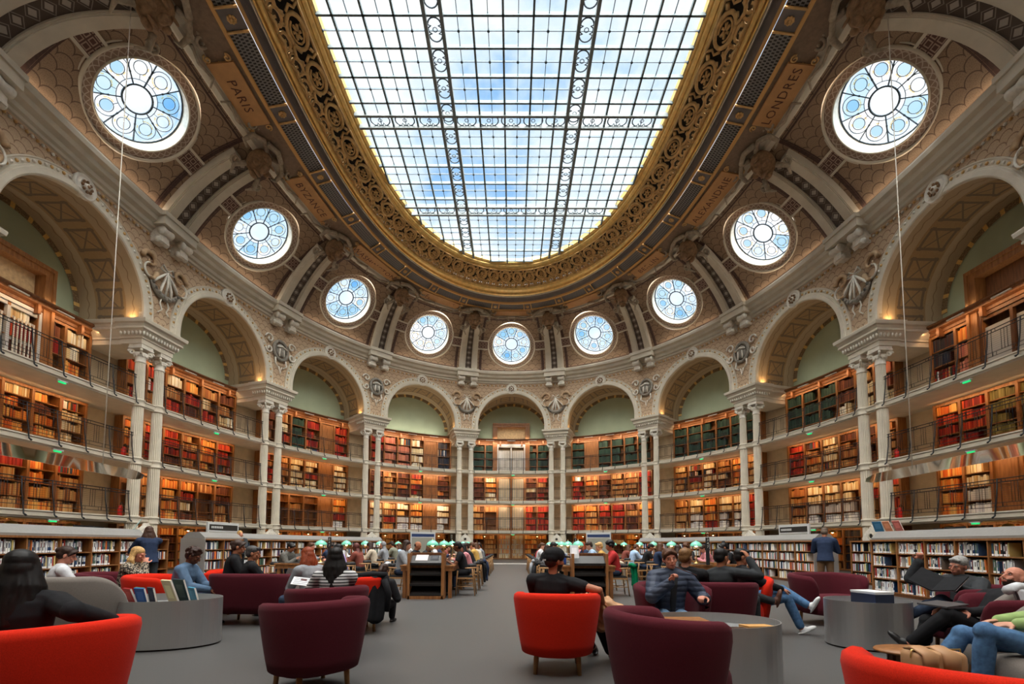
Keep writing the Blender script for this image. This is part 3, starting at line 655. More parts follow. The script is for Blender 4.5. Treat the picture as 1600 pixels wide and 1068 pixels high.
for k in VIS:
    s0 = k+.5 + {0: .11, 1: -.07, 2: -.10, 3: -.07, 5: .07, 6: .10, 7: .07, 8: -.11}.get(k, 0); c = Vector(pos(s0, *rg('F', 'E', .5, -.05))); m1 = (Vector(pos(s0+.05, *rg('F', 'E', .5))) - Vector(pos(s0-.05, *rg('F', 'E', .5)))).length/.1
    wI = abs(WN(s0)[1].real)**2; wid = (1.05-.6)*wI + .6           # radial width of the band here
    tb = thing('name_tablet', f'ochre tablet lettered {CITY[k]} on the ring under the skylight', 'sign', c, group=None)
    hw = {'WASHINGTON': 1.62, 'ALEXANDRIE': 1.62, 'FLORENCE': 1.4, 'BYZANCE': 1.3}.get(CITY[k], 1.15)
    mb = MB(); mb.box(-hw, hw, 0, 1, 0, 1, lambda x, q, h: pos(s0+x/m1, *rg('F', 'E', .22+.62*q, -.03-.06*h))); mb.obj('plate', plate, tb, c)
    v, f = text_mesh(CITY[k], .44 if k not in (3, 4, 5) else .40); mb = MB(); sc_ = .62*wid/.55*.9
    mb.add([pos(s0 + p[0]/m1, *rg('F', 'E', .53 + p[1]/wid*(.75 if wI > .5 else .95), -.10)) for p in v], f); mb.obj('lettering', ink, tb, c)
    mb = MB()
    for sg in (-1, 1):
        for q in (.3, .75):
            cc = Vector(pos(s0+sg*(hw+.14)/m1, *rg('F', 'E', q, -.08))); tX = (Vector(pos(s0+.05, *rg('F', 'E', .5))) - Vector(pos(s0-.05, *rg('F', 'E', .5)))).normalized(); nn = WN(s0)[1]
            mb.tube(scroll_pts(cc, tX*sg, Vector((nn.real, nn.imag, .1))*(1 if q > .5 else -1), .13, 1.3, 12), .03, n=5)
    mb.tube([pos(s0-(hw)/m1, *rg('F', 'E', .5, -.02)), pos(s0+hw/m1, *rg('F', 'E', .5, -.02))], .02, n=4); mb.obj('scroll_end', bronze, tb, c)
garl = mat('grey_green_garland', (.27, .24, .20), .7, var=.3, scale=14); horn_m = mat('ochre_horn', (.50, .34, .20), .7, var=.2, scale=8)
# ------------------------------------------------------------ rosettes and garlands on the spandrels
for k in VIS:
    F = bay(k); c = Vector(F(0, DF+.1, 13.28)); M = Matrix.Rotation(heading(k+.5), 3, 'Z')
    t = thing('keystone_rosette', f'round carved rosette above the crown of the {ORD[k]} arch from the left', 'rosette', c)
    mb = MB(); n0 = len(mb.v); mb.lathe([(.40, -.1), (.42, .0), (.38, .06), (.33, .02), (.27, .02), (.24, .08), (.2, .03), (.12, .03), (.10, .12), (.0, .14)], n=24, axis='y', cap=False)
    mb.v = [tuple(M @ Vector(v) + c) for v in mb.v]; mb.obj('rosette_disc', stone_w, t, c)
    mb = MB()
    for i in range(8): a = i*PI/4; mb.ell(M @ Vector((.17*math.cos(a), .08, .17*math.sin(a))) + c, .055, .04, .055, nu=7, nv=5)
    mb.ell(M @ Vector((0, .12, 0)) + c, .06, .06, .06, nu=8, nv=6); mb.obj('flower', tan, t, c)
for k in range(0, 10):
    F = pier(k); c = Vector(F(0, DF+.12, 12.0)); t = thing('spandrel_relief', f'stucco wreath and ribbon relief on the spandrel over the {PTXT[k]}', 'relief', c)
    A = k in (1, 8, 4, 5, 0, 9)
    def P(u, z, d=0): return F(u*1.12, DF+.10+d, 12.05+z*1.15)
    mb, mr, mc = MB(), MB(), MB()
    if A:
        mb.tube([P(.62*math.cos(a), -.05+.58*math.sin(a)) for a in [PI*1.12 + PI*.76*i/12 for i in range(13)]], [.06+.07*math.sin(PI*i/12) for i in range(13)], n=8)
        for sg in (-1, 1):
            mc.tube(scroll_pts(P(sg*.66, .40), Vector(F(sg, 0, 0))-Vector(F(0, 0, 0)), (0, 0, 1), .36, 1.0), [.10-.003*i for i in range(23)], n=7); mc.tube([P(sg*.35, .1), P(sg*.5, -.2), P(sg*.8, -.15), P(sg*.95, .15)], [.10, .09, .07, .04], n=7)
            for i in range(8): a = PI*1.15 + PI*.7*i/7; mb.ell(P(.62*math.cos(a), -.05+.58*math.sin(a), .08), .07, .06, .07, nu=6, nv=4)
            mr.tube([P(0, .35, .08), P(sg*.2, .5, .1), P(sg*.3, .32, .08), P(0, .3, .08)], .05, n=5, flat=.6)
            mr.tube([P(0, .3, .08), P(sg*.10, 0, .1), P(sg*.20, -.3, .08), P(sg*.24, -.55, .06)], [.04, .06, .08, .05], n=6, flat=.6); mr.tube([P(0, .3, .08), P(sg*.22, .08, .1), P(sg*.42, -.12, .08), P(sg*.5, -.25, .06)], [.04, .07, .09, .05], n=6, flat=.6)
            mr.tube([P(sg*.72 + sg*.22*math.cos(a), .02+.24*math.sin(a), .06) for a in [-1.6+i*.38 for i in range(9)]], .045, n=6, flat=.7)
            mr.tube([P(sg*.1, -.65), P(sg*.2, -.9, .02), P(sg*.1, -1.1, .02), P(sg*.25, -1.25)], .035, n=5, flat=.6)
        mr.tube([P(0, .3, .1), P(.02, -.1, .12), P(-.03, -.55, .08)], [.04, .06, .05], n=6, flat=.6)
    else:
        mb.tube([P(.42*math.cos(a), .0+.46*math.sin(a)) for a in [2*PI*i/20 for i in range(20)]], .09, n=8, closed=True)
        mb.ell(P(0, 0), .34, .12, .38, Matrix.Rotation(heading(k), 3, 'Z'))
        for sg in (-1, 1):
            mr.tube(scroll_pts(P(sg*.68, .38), Vector(F(sg, 0, 0))-Vector(F(0, 0, 0)), (0, 0, 1), .27, 1.1), .05, n=6)
            mr.tube(scroll_pts(P(sg*.70, -.12), Vector(F(sg, 0, 0))-Vector(F(0, 0, 0)), (0, 0, -1), .24, 1.1), .05, n=6)
            mr.tube([P(sg*.3, -.4), P(sg*.35, -.7, .05), P(sg*.15, -.85)], .05, n=5, flat=.6)
            mr.tube([P(sg*.12, .05, .1), P(sg*.15, -.35, .1)], .04, n=5)
        mr.tube([P(-.3, .1, .12), P(0, .18, .13), P(.3, .1, .12)], .05, n=5); mr.tube([P(-.08, -.8), P(0, -1.15), P(.08, -.8)], .03, n=5)
    mb.obj('wreath', garl, t, c); mr.obj('ribbon', stone_w, t, c)
    if mc.v: mc.obj('cornucopia', horn_m, t, c)
# ------------------------------------------------------------ columns
def make_column():
    t = thing('column', '', 'column')
    mb = MB(); mb.box(-.30, .30, -.30, .30, 0, 1.0); mb.box(-.33, .33, -.33, .33, 1.0, 1.08); mb.obj('pedestal', stone, t)
    mb = MB(); mb.lathe([(.30, 1.08), (.31, 1.13), (.29, 1.17), (.25, 1.19), (.25, 1.22), (.27, 1.25), (.25, 1.29), (.215, 1.31)], 24); mb.obj('base', stone, t)
    mb = MB(); mb.lathe([(.215, 1.31), (.213, 2.1), (.212, 2.3), (.205, 4.3), (.20, 4.6), (.19, 6.7), (.185, 6.9), (.170, 8.42)], 120, flute=20, fl=.10, smooth=False); mb.obj('fluted_shaft', stone, t)
    for z, r in zip(ZS, (.225, .215, .20)):
        mb = MB(); mb.lathe([(r, z-.16), (r+.035, z-.14), (r+.01, z-.10), (r+.01, z+.06), (r+.045, z+.09), (r+.03, z+.13), (r, z+.15)], 24); mb.obj('collar', stone, t)
    mb = MB(); mb.lathe([(.172, 8.40), (.20, 8.43), (.18, 8.46), (.175, 8.60), (.20, 8.66), (.25, 8.74), (.22, 8.80)], 24)
    for sx in (-1, 1):
        for sy in (-1, 1):
            d = Vector((sx*.7, sy*.7, 0)); c = d*.30 + Vector((0, 0, 8.80)); mb.tube([c + d*.11*math.cos(a)*q + Vector((0, 0, .11*math.sin(a)*q)) for a, q in [(i*.6, 1-.055*i) for i in range(15)]], .045, n=6)
    for i in range(12): a = i*PI/6; mb.ell((.21*math.cos(a), .21*math.sin(a), 8.68), .035, .035, .06, nu=6, nv=5)
    mb.box(-.29, .29, -.29, .29, 8.93, 8.99); mb.box(-.27, .27, -.27, .27, 8.99, 9.10); mb.obj('capital', stone_w, t); return t
col0 = make_column(); first = True
for k in range(0, 10):
    for sg in (-1, 1):
        p = pos(k + sg*.45/7.1, .05, 0); lab = f'fluted stone column, {"left" if sg < 0 else "right"} one of the {PTXT[k]}'
        if first: c = col0; c.location = p; c.rotation_euler.z = heading(k); c['label'] = lab; first = False
        else: dup(col0, p, heading(k), lab)
# entablature blocks
for k in range(16):
    F = pier(k); c = Vector(F(0, 0, 9.1)); vis = k < 10
    t = thing('entablature_block', f'moulded stone entablature block on the {PTXT[k]}' if vis else 'moulded stone entablature block behind the viewer', 'entablature', c, group=None if vis else 'entablature blocks of the rear bays')
    mb = MB()
    L_ = [(9.10, .76, .34), (9.30, .76, .34), (9.30, .80, .38), (9.36, .80, .38), (9.40, .82, .40), (9.60, .96, .56), (9.62, 1.0, .60), (9.68, 1.0, .60), (9.70, .98, .58), (9.80, 1.02, .64), (9.84, 1.08, .72), (9.94, 1.10, .74), (9.98, 1.10, .74)]
    def lay(L2, d1):
        P = []
        for z, hu, df in L2: P += [F(-hu, df, z), F(hu, df, z), F(hu, d1, z), F(-hu, d1, z)]
        m = len(L2); mb.add(P, [(i*4+j, i*4+(j+1) % 4, (i+1)*4+(j+1) % 4, (i+1)*4+j) for i in range(m-1) for j in range(4)] + [(0, 3, 2, 1), tuple(4*m-4+j for j in range(4))])
    lay(L_, -.55); mb.obj('front_block', stone, t, c)
    mb = MB(); lay([(z, h-.08, -.5) for z, h, d in L_], -2.2); mb.obj('rear_block', stone, t, c)
    if vis:
        mb = MB()
        for i in range(13):
            u = -.84+1.68*i/12; mb.ell(F(u, .49, 9.49), .045, .05, .10, nu=6, nv=5)
        for i in range(6):
            for sg in (-1, 1): mb.ell(F(sg*.89, .38-.16*i, 9.49), .05, .045, .10, nu=6, nv=5)
        mb.obj('leaf_frieze', stone_w, t, c)
# ------------------------------------------------------------ galleries
LV = ['lowest', 'middle', 'top']
for i, z in enumerate(ZS):
    mb = MB(); sweep(mb, [(DB, z-.05), (-.1, z-.05), (-.08, z-.14), (.06, z-.14), (.08, z-.10), (.12, z-.08), (.13, z+.06), (.16, z+.07), (.16, z+.11), (DB, z+.11)], -.3, 9.3, 200)
    tag(mb.obj('gallery_walkway', stone, base=pos(4.5, 0, z)), f'curved pale stone walkway slab of the {LV[i]} gallery', 'walkway')
red = mat('fire_extinguisher_red', (.55, .02, .015), .3)
for k in VIS:
    for lv, z0 in enumerate(ZS):
        z = z0 + .11; F = bay(k); c = Vector(F(0, .1, z))
        t = thing('balcony_railing', f'black iron railing of the {LV[lv]} gallery in the {ORD[k]} bay from the left', 'railing', c)
        us = [-2.85 + 5.7*i/6 for i in range(7)]
        for nm, hs, r in (('top_rail', (.98, .88), .016), ('bottom_rail', (.14, .26), .010)):
            mb = MB()
            for h in hs: mb.tube([F(-2.95+5.9*i/12, .08, z+h) for i in range(13)], r, n=4)
            mb.obj(nm, iron, t, c)
        for u in us:
            mb = MB(); mb.tube([F(u, .08, z+1.0), F(u, .12, z+.5), F(u, .2, z), F(u, .22, z-.14), F(u, .30, z-.20)], [.018, .018, .02, .022, .03], n=5); mb.obj('post', iron, t, c)
        mb = MB()
        for u0, u1 in zip(us[:-1], us[1:]):
            m_ = (u0+u1)/2
            for du in (-.09, 0, .09): mb.tube([F(m_+du, .08, z+.26), F(m_+du, .08, z+.88)], .008, n=3)
            for du in (u0+.10, u1-.10): mb.tube([F(du, .08, z+.14), F(du, .08, z+.98)], .008, n=3)
            for h in (.20, .93):
                for q in (-.05, .05): mb.tube([F(m_-.3+q, .08, z+h-.05), F(m_-.3+q, .08, z+h+.05)], .007, n=3); mb.tube([F(m_+.3+q, .08, z+h-.05), F(m_+.3+q, .08, z+h+.05)], .007, n=3)
        mb.obj('panel_bars', iron, t, c)
        mb = MB()
        for h in range(9): mb.tube([F(-2.9+5.8*i/6, .07, z+.3+.065*h) for i in range(7)], .0028, n=3)
        mb.obj('wire_infill', iron, t, c)
for k in range(1, 9):
    for lv, z0 in enumerate(ZS):
        z = z0+.11; F = pier(k); c = Vector(F(0, -.1, z)); mb = MB()
        for h in (.98, .88, .14, .26): mb.tube([F(-.3, -.1, z+h), F(.3, -.1, z+h)], .012, n=4)
        for u in (-.09, 0, .09, -.25, .25): mb.tube([F(u, -.1, z+.1), F(u, -.1, z+.95)], .008, n=3)
        tag(mb.obj('short_railing', iron, base=c), f'short black railing between the columns of the {PTXT[k]}, {LV[lv]} gallery', 'railing')
# ------------------------------------------------------------ gallery bookcases, books and shelf lights
bookm = mat('book_cloth', attr=True, rough=.6, spec=.3)
def hx(*c): return tuple((x/255)**2.2 for x in c)
PAL = {
 'red': [hx(165, 40, 28), hx(190, 62, 36), hx(140, 30, 26), hx(205, 80, 45), hx(120, 26, 24)],
 'cream': [hx(225, 205, 160), hx(235, 220, 185), hx(210, 180, 130), hx(240, 232, 210), hx(190, 150, 100)],
 'white': [hx(235, 235, 235), hx(220, 222, 225), hx(240, 240, 235), hx(200, 200, 205)],
 'green': [hx(44, 66, 56), hx(52, 76, 64), hx(38, 56, 50), hx(60, 80, 66)],
 'orange': [hx(215, 120, 50), hx(225, 150, 70), hx(200, 95, 40), hx(235, 180, 100)],
 'tan': [hx(190, 140, 85), hx(170, 110, 60), hx(205, 165, 110), hx(150, 90, 50)],
 'brown': [hx(110, 60, 40), hx(90, 48, 34), hx(130, 76, 50), hx(75, 40, 30)],
 'dark': [hx(50, 48, 54), hx(66, 40, 40), hx(38, 44, 60), hx(80, 70, 66)],
 'blush': [hx(200, 120, 95), hx(210, 135, 105), hx(185, 105, 85)],
 'olive': [hx(120, 112, 62), hx(140, 128, 76), hx(105, 95, 50)],
 'mix': [hx(165, 40, 28), hx(225, 205, 160), hx(60, 70, 90), hx(215, 120, 50), hx(230, 230, 230), hx(90, 48, 34), hx(50, 70, 60), hx(190, 140, 85), hx(130, 30, 30)]}
THEME = {   # bay -> per level list of themes
 0: (['brown'], ['orange', 'tan'], ['orange', 'cream', 'red', 'mix'], ['mix', 'mix']), 1: (['brown', 'orange'], ['empty', 'tan', 'orange', 'mix'], ['orange', 'red', 'mix', 'tan'], ['mix', 'mix', 'mix']),
 2: (['orange'], ['empty', 'empty', 'empty', 'empty', 'wood', 'white'], ['red', 'tan', 'cream', 'cream', 'wood', 'cream'], ['brown', 'mix', 'green', 'red', 'wood', 'red']),
 3: (['brown', 'tan'], ['cream', 'tan', 'cream', 'white', 'wood', 'cream'], ['brown', 'tan', 'brown', 'red', 'wood', 'brown'], ['red', 'blush', 'blush', 'cream', 'wood', 'dark']),
 4: (['orange', 'tan'], ['tan', 'empty', 'door', 'door', 'red', 'red'], ['brown', 'mix', 'door', 'door', 'brown', 'red'], ['green', 'green', 'door', 'door', 'green', 'green']),
 5: (['orange', 'brown'], ['red', 'orange', 'red', 'red', 'brown', 'orange'], ['red', 'tan', 'brown', 'tan', 'tan', 'red'], ['green', 'wood', 'green', 'green', 'green', 'green']),
 6: (['brown', 'empty'], ['tan', 'cream', 'orange', 'cream', 'cream', 'red'], ['tan', 'mix', 'cream', 'mix', 'orange', 'tan'], ['green', 'green', 'green', 'green', 'green', 'green']),
 7: (['orange', 'dark'], ['tan', 'cream', 'cream', 'cream', 'mix', 'red'], ['red', 'mix', 'cream', 'tan', 'brown', 'tan'], ['green', 'green', 'green', 'brown', 'cream', 'blush']),
 8: (['orange', 'dark'], ['orange', 'cream', 'wood', 'wood', 'wood', 'wood'], ['red', 'red', 'olive', 'olive', 'olive', 'tan'], ['dark', 'blush', 'door', 'door', 'blush', 'dark'])}
LVN = ['ground', 'lowest', 'middle', 'top']
LZ = [(0.02, 2.05), (ZS[0]+.11, ZS[1]-.10), (ZS[1]+.11, ZS[2]-.10), (ZS[2]+.11, 9.42)]
NR = [5, 4, 5, 4]
FD, BD = -1.80, -2.17
books = MB()
brass = mat('polished_brass', (.70, .47, .17), .28, .9)
bulb = mat('warm_bulb', (1, .8, .5), emit=(1, .62, .28), es=14)
def row_books(mb, fn, u0, u1, z, h, pal, r_, thick=(.03, .062), dF=None, dB=None):
    u = u0 + .01; lim = u1 - .01 - (r_.random()**3)*(u1-u0)*.45; base = r_.choice(pal); hh = h*r_.uniform(.72, .9)
    while u < lim:
        w_ = r_.uniform(*thick); 
        if u + w_ > lim: break
        if r_.random() < .30: base = r_.choice(pal); hh = h*r_.uniform(.66, .92)
        c = base if r_.random() < .58 else r_.choice(pal); v = r_.uniform(.8, 1.15); c = tuple(min(1, x*v) for x in c); tp = hh*r_.uniform(.94, 1.0)
        d1 = (dF if dF is not None else FD) - .03 - r_.random()*.02; d0 = d1 - .2
        mb.box(u, u+w_-.003, d0, d1, z, z+tp, fn, col=c); u += w_
for k in VIS:
    F = bay(k)
    for lv in range(4):
        z0, z1 = LZ[lv]; r_ = random.Random(k*10+lv); th_ = THEME[k][lv]; cols = 6; U = [-2.78 + 5.56*i/cols for i in range(cols+1)]
        side = f'{ORD[k]} bay from the left'
        c = Vector(F(0, FD, z0)); t = thing('gallery_bookcase', f'tall oak bookcase on the {LVN[lv]} {"floor" if lv == 0 else "gallery"}, {side}', 'bookcase', c, group=None)
        def colth(i): return th_[i % len(th_)] if len(th_) < 6 else th_[i]
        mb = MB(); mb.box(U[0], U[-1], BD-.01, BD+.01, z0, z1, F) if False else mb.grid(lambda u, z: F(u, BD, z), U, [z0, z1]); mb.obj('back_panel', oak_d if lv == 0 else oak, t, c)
        for i, u in enumerate(U):
            if 0 < i < cols and colth(i-1) == 'door' and colth(i) == 'door': continue
            mb = MB(); mb.box(u-.035, u+.035, BD, FD+.02, z0, z1, F); mb.box(u-.045, u+.045, FD, FD+.04, z0, z1, F); mb.obj('upright', oak, t, c)
        n = NR[lv]; H = (z1-z0-.10)/n
        mb = MB(); mb.grid(lambda u, z: F(u, FD+.03, z), U, [z1-.10, z1]); mb.grid(lambda u, z: F(u, FD+.03, z), U, [z0, z0+.07]); mb.obj('plinth', oak, t, c)
        for i in range(cols):
            th = colth(i)
            if th == 'door': continue
            if th == 'wood':
                mb = MB(); mb.box(U[i]+.04, U[i+1]-.04, FD-.08, FD-.04, z0, z1-.1, F)
                for za, zb in ((z0+.12, z0+.95), (z0+1.05, z1-.22)): mb.box(U[i]+.16, U[i+1]-.16, FD-.05, FD-.02, za, zb, F)
                d = mb.obj('panelled_door', oak, t, c); continue
            for j in range(n):
                z = z0+.06+j*H
                mb = MB(); mb.box(U[i]+.035, U[i+1]-.035, BD, FD, z-.012, z+.018, F); mb.obj('shelf', oak, t, c)
                if th == 'empty':
                    if r_.random() > .12: continue
                pal = PAL['tan' if th == 'empty' else th]
                if th == 'mix' or r_.random() < .12: pal = PAL[r_.choice(['mix', 'red', 'cream', 'tan', 'brown', 'orange'])] if lv != 3 or th != 'green' else pal
                if th == 'white' and j >= 2: pal = PAL['orange']
                if th == 'cream' and lv == 1 and j < 2: pal = PAL['white']
                row_books(books, F, U[i]+.035, U[i+1]-.035, z+.018, H, pal, r_, thick=(.04, .075) if k in (3, 4, 5) else (.03, .06))
        # light strip under the slab
        if lv:
            for q in (-1.4, 1.4):
                ld = bpy.data.lights.new('shelf_light', 'AREA'); ld.shape = 'RECTANGLE'; ld.size = 2.7; ld.size_y = .06; ld.energy = SHELF_W[lv]*(2.0 if k in (3, 4, 5) else 1); ld.color = (1, .74, .50) if k in (3, 4, 5) else (1, .60, .29)
                lo = bpy.data.objects.new('shelf_light', ld); C.objects.link(lo); lo.location = F(q, FD+.42, z1-.02 if lv < 3 else z1+.12)
                # area light looks along -Z: aim outwards and down at the shelves
                nvec = WN(k+.5+q/7.1)[1]; aim(lo, k+.5+q/7.1, (-nvec.real, -nvec.imag, -1.3))
        else:
            ld = bpy.data.lights.new('shelf_light', 'AREA'); ld.shape = 'RECTANGLE'; ld.size = 5.4; ld.size_y = .06; ld.energy = SHELF_W[0]; ld.color = (1, .6, .26)
            lo = bpy.data.objects.new('shelf_light', ld); C.objects.link(lo); lo.location = F(0, FD+.5, z1-.03); nvec = WN(k+.5)[1]; aim(lo, k+.5, (-nvec.real, -nvec.imag, -1.0))
    # wooden cornice over the top shelves
    c = Vector(F(0, FD, 9.45)); us = [-2.9 + 5.8*i/10 for i in range(11)]
    mb = MB(); pr = [(FD, 9.42), (FD+.06, 9.44), (FD+.08, 9.54), (FD+.20, 9.60), (FD+.24, 9.70), (FD+.32, 9.74), (FD+.32, 9.80), (DB, 9.82)]
    P = [F(u, d, z) for d, z in pr for u in us]; m = 11; mb.add(P, [(i*m+j, i*m+j+1, (i+1)*m+j+1, (i+1)*m+j) for i in range(len(pr)-1) for j in range(m-1)])
    wc = thing('bookcase_cornice', f'moulded wooden cornice above the top shelves in the {ORD[k]} bay from the left', 'cornice', c); mb.obj('moulding', oak_m, wc, c)
    for q in range(4):
        mb = MB(); u = -2.3+1.53*q; mb.box(u-.05, u+.05, FD, FD+.22, 9.25, 9.6, F); mb.obj('bracket', oak_m, wc, c)
    for q in range(3):
        mb = MB(); u = -1.53+1.53*q; mb.box(u-.3, u+.3, FD+.30, FD+.36, 9.62, 9.66, F); mb.obj('light_bar', stone_w, wc, c)
o = books.obj('gallery_books', bookm); tag(o, 'rows of old bound books filling the gallery shelves all round the room', 'books', kind='stuff')
for k in VIS:  # fill lamps added over the wooden cornice to brighten the lunettes
    ld = bpy.data.lights.new('lunette_fill_light', 'AREA'); ld.shape = 'RECTANGLE'; ld.size = 4.6; ld.size_y = .1; ld.energy = {3: 34, 4: 16, 5: 9}.get(k, 7); ld.color = (1, .90, .74)
    lo = bpy.data.objects.new('lunette_fill_light', ld); C.objects.link(lo); lo.location = bay(k)(0, FD+.22, 9.86); nvec = WN(k+.5)[1]; aim(lo, k+.5, (-nvec.real*.35, -nvec.imag*.35, 1))
# LED glow at the springing of the arches
for k in range(1, 9):
    for sg in (-1, 1):
        F = pier(k); ld = bpy.data.lights.new('arch_light', 'AREA'); ld.shape = 'RECTANGLE'; ld.size = .45; ld.size_y = .12; ld.energy = 9; ld.color = (1, .58, .22)
        lo = bpy.data.objects.new('arch_light', ld); C.objects.link(lo); lo.location = F(sg*1.02, .05, 10.02); lo.rotation_euler = (PI, 0, heading(k))
# unseen fill uplights added along the cornice to brighten the dark vault
for k in range(16):
    ld = bpy.data.lights.new('vault_fill_light', 'AREA'); ld.shape = 'RECTANGLE'; ld.size = 6.0; ld.size_y = .12; ld.energy = UP_W; ld.color = (1, .80, .60)
    lo = bpy.data.objects.new('vault_fill_light', ld); C.objects.link(lo); lo.location = pos(k+.5, .95, 14.53); nvec = WN(k+.5)[1]
    aim(lo, k+.5, (nvec.real*.8, nvec.imag*.8, 1))
# gold glow under the pierced frieze
mb = MB(); mb.tube([pos(16*i/160, *rg('B', 'A', -.03, -.06)) for i in range(160)], .02, n=4, closed=True); mb.obj('cove_lamp_tube', mat('cove_led', (1, .8, .4), emit=(1, .66, .22), es=COVE), ceil)
# ------------------------------------------------------------ doors of the end bay and side bays
glassy = mat('door_glass', (.45, .42, .38), .08, spec=.8, emit=None)
white_p = mat('grey_white_paint', (.55, .55, .54), .5); brassbar = mat('pale_brass_bar', (.80, .62, .36), .35, .5)
def door(n, k, z0, z1, hw, grand):
    F = bay(k); c = Vector(F(0, FD, z0)); t = thing(f'door_{n}', None, None, c, kind='structure')
    fm = oak_d if k == 8 else white_p if grand else oak
    mb = MB()
    for sg in (-1, 1): mb.box(sg*hw-.07, sg*hw+.07, FD-.1, FD+.06, z0, z1, F)
    mb.box(-hw, hw, FD-.1, FD+.06, z1-.12, z1, F); mb.box(-.05, .05, FD-.08, FD+.04, z0, z1 if not grand else z0+2.25, F)
    mb.obj('door_frame', fm, t, c)
    mb = MB(); mb.box(-hw, hw, FD-.30, FD-.26, z0, z1, F); mb.obj('inner_panel', oak if not grand else oak_d if k == 8 else mat('warm_lobby', (.5, .33, .17), .6, var=.2), t, c)
    for sg in (-1, 1):
        mb = MB(); mb.box(sg*hw*.5-.42*hw, sg*hw*.5+.42*hw, FD-.06, FD-.05, z0+.25, z0+2.0, F); mb.obj('door_glass', glassy, t, c)
        for i in range(6 if not (grand and k == 8) else 0):
            u = sg*hw*.5 + (i-2.5)*.12; mb = MB(); mb.box(u-.018, u+.018, FD, FD+.03, z0+.1, z0+1.95, F); mb.obj('push_bar', stone_w if grand else brassbar, t, c)
    if grand:
        fr = MB(); H2 = 11.05
        for a, b, e0, e1 in ((-hw-.28, -hw-.02, z0, H2), (hw+.02, hw+.28, z0, H2), (-hw-.28, hw+.28, H2-.25, H2)): fr.box(a, b, DB-.05, FD+.10, e0, e1, F)
        for a, b, e0, e1 in ((-hw-.34, -hw-.24, z0, H2+.05), (hw+.24, hw+.34, z0, H2+.05), (-hw-.34, hw+.34, H2-.05, H2+.08)): fr.box(a, b, DB, FD+.16, e0, e1, F)
        fr.obj('stepped_frame', oak, t, c)
        mb = MB(); mb.box(-hw, hw, FD-.32, FD-.28, z1, H2-.2, F); mb.obj('overdoor_panel', oak_d if k == 8 else MATS['warm_lobby'], t, c); mb = MB()
        mb.box(-hw, hw, FD-.06, FD+.02, z0+2.25, z0+2.5, F); mb.obj('transom', fm, t, c)
dn = 1
for lv in range(3): z0, z1 = LZ[lv]; door(dn, 4, z0, z1, .98 if lv else .9, False); dn += 1
for k in (4, 0, 8): door(dn, k, LZ[3][0], 9.4, .98, True); dn += 1
# exit lights under the slabs, extinguishers on the galleries
exg = mat('exit_green', (.02, .5, .15), emit=(.02, .9, .25), es=.7)
for k in VIS:
    for lv, z in enumerate(ZS):
        if (k + lv) % 1: continue
        F = bay(k); c = Vector(F(.15, .02, z-.2)); t = thing('exit_light', f'green exit light under the {LV[lv]} gallery slab, {ORD[k]} bay from the left', 'exit light', c)
        mb = MB(); mb.box(-.02, .32, -.02, .06, z-.20, z-.155, F); mb.obj('housing', white_p, t, c)
        mb = MB(); mb.box(.04, .26, -.01, .05, z-.25, z-.20, F); mb.obj('lamp_face', exg, t, c)
def make_ext(p, lab):
    t = thing('fire_extinguisher', lab, 'fire extinguisher', p)
    mb = MB(); mb.lathe([(.07, 0), (.08, .03), (.08, .36), (.05, .42), (.02, .44)], 14, c=p); mb.obj('cylinder', red, t, p)
    mb = MB(); p = Vector(p); mb.tube([p+Vector((0, 0, .44)), p+Vector((0, 0, .52)), p+Vector((.06, 0, .55)), p+Vector((.14, 0, .45)), p+Vector((.12, .02, .2))], .015, n=5); mb.obj('hose', iron, t, p)
for k, u in ((0, 3.0), (8, -3.0)):
    for lv in (0, 1): make_ext(bay(k)(u, -.35, ZS[lv]+.11), f'red fire extinguisher on the {LV[lv]} gallery beside the {"first" if k == 0 else "eighth"} column pair')
for lv in (0, 2): pass
# stone floodlight housings at the foot of the column pairs, brass lamps below the lowest gallery
for k in range(1, 9):
    p = Vector(pier(k)(0, .25, 1.30)); t = thing('stone_vent_hood', f'pale pointed hood with a dark hole below the {PTXT[k]}', 'vent', p)
    M = Matrix.Rotation(heading(k), 3, 'Z'); mb = MB(); pr = [(-.42, 0), (.42, 0), (.45, .22), (.28, .48), (.08, .62), (0, .74), (-.08, .62), (-.28, .48), (-.45, .22)]
    P = [M @ Vector((x, d, z)) + p for d in (-.12, .12) for x, z in pr]; nn = len(pr)
    mb.add([tuple(v) for v in P], [tuple(range(nn-1, -1, -1)), tuple(range(nn, 2*nn))] + [(i, (i+1) % nn, nn+(i+1) % nn, nn+i) for i in range(nn)]); mb.box(0, 0, 0, 0, 0, 0) if 0 else None
    mb.obj('hood', stone_w, t, p)
    mb = MB(); mb.lathe([(.13, .12), (.14, .15), (.10, .16), (.09, .13)], 16, axis='y', cap=False); mb.v = [tuple(M @ (Vector(v)+Vector((0, 0, .3))) + p) for v in mb.v]; mb.obj('hole_rim', stone, t, p)
    mb = MB(); mb.lathe([(.10, .125), (.0, .13)], 16, axis='y', cap=False); mb.v = [tuple(M @ (Vector(v)+Vector((0, 0, .3))) + p) for v in mb.v]; mb.obj('dark_hole', dark, t, p)
def brass_lamp():
    t = thing('brass_wall_lamp', '', 'lamp')
    mb = MB(); mb.lathe([(.03, .10), (.12, .07), (.17, 0), (.165, -.03)], 16, cap=False); mb.obj('brass_shade', brass, t)
    mb = MB(); mb.ell((0, 0, -.01), .05, .05, .05, nu=8, nv=6); mb.obj('bulb', bulb, t)
    mb = MB(); mb.tube([(0, 0, .08), (0, 0, .14), (0, -.25, .16), (0, -.55, .10)], .015, n=5); mb.obj('arm', brass, t); return t
bl = brass_lamp(); fst = True
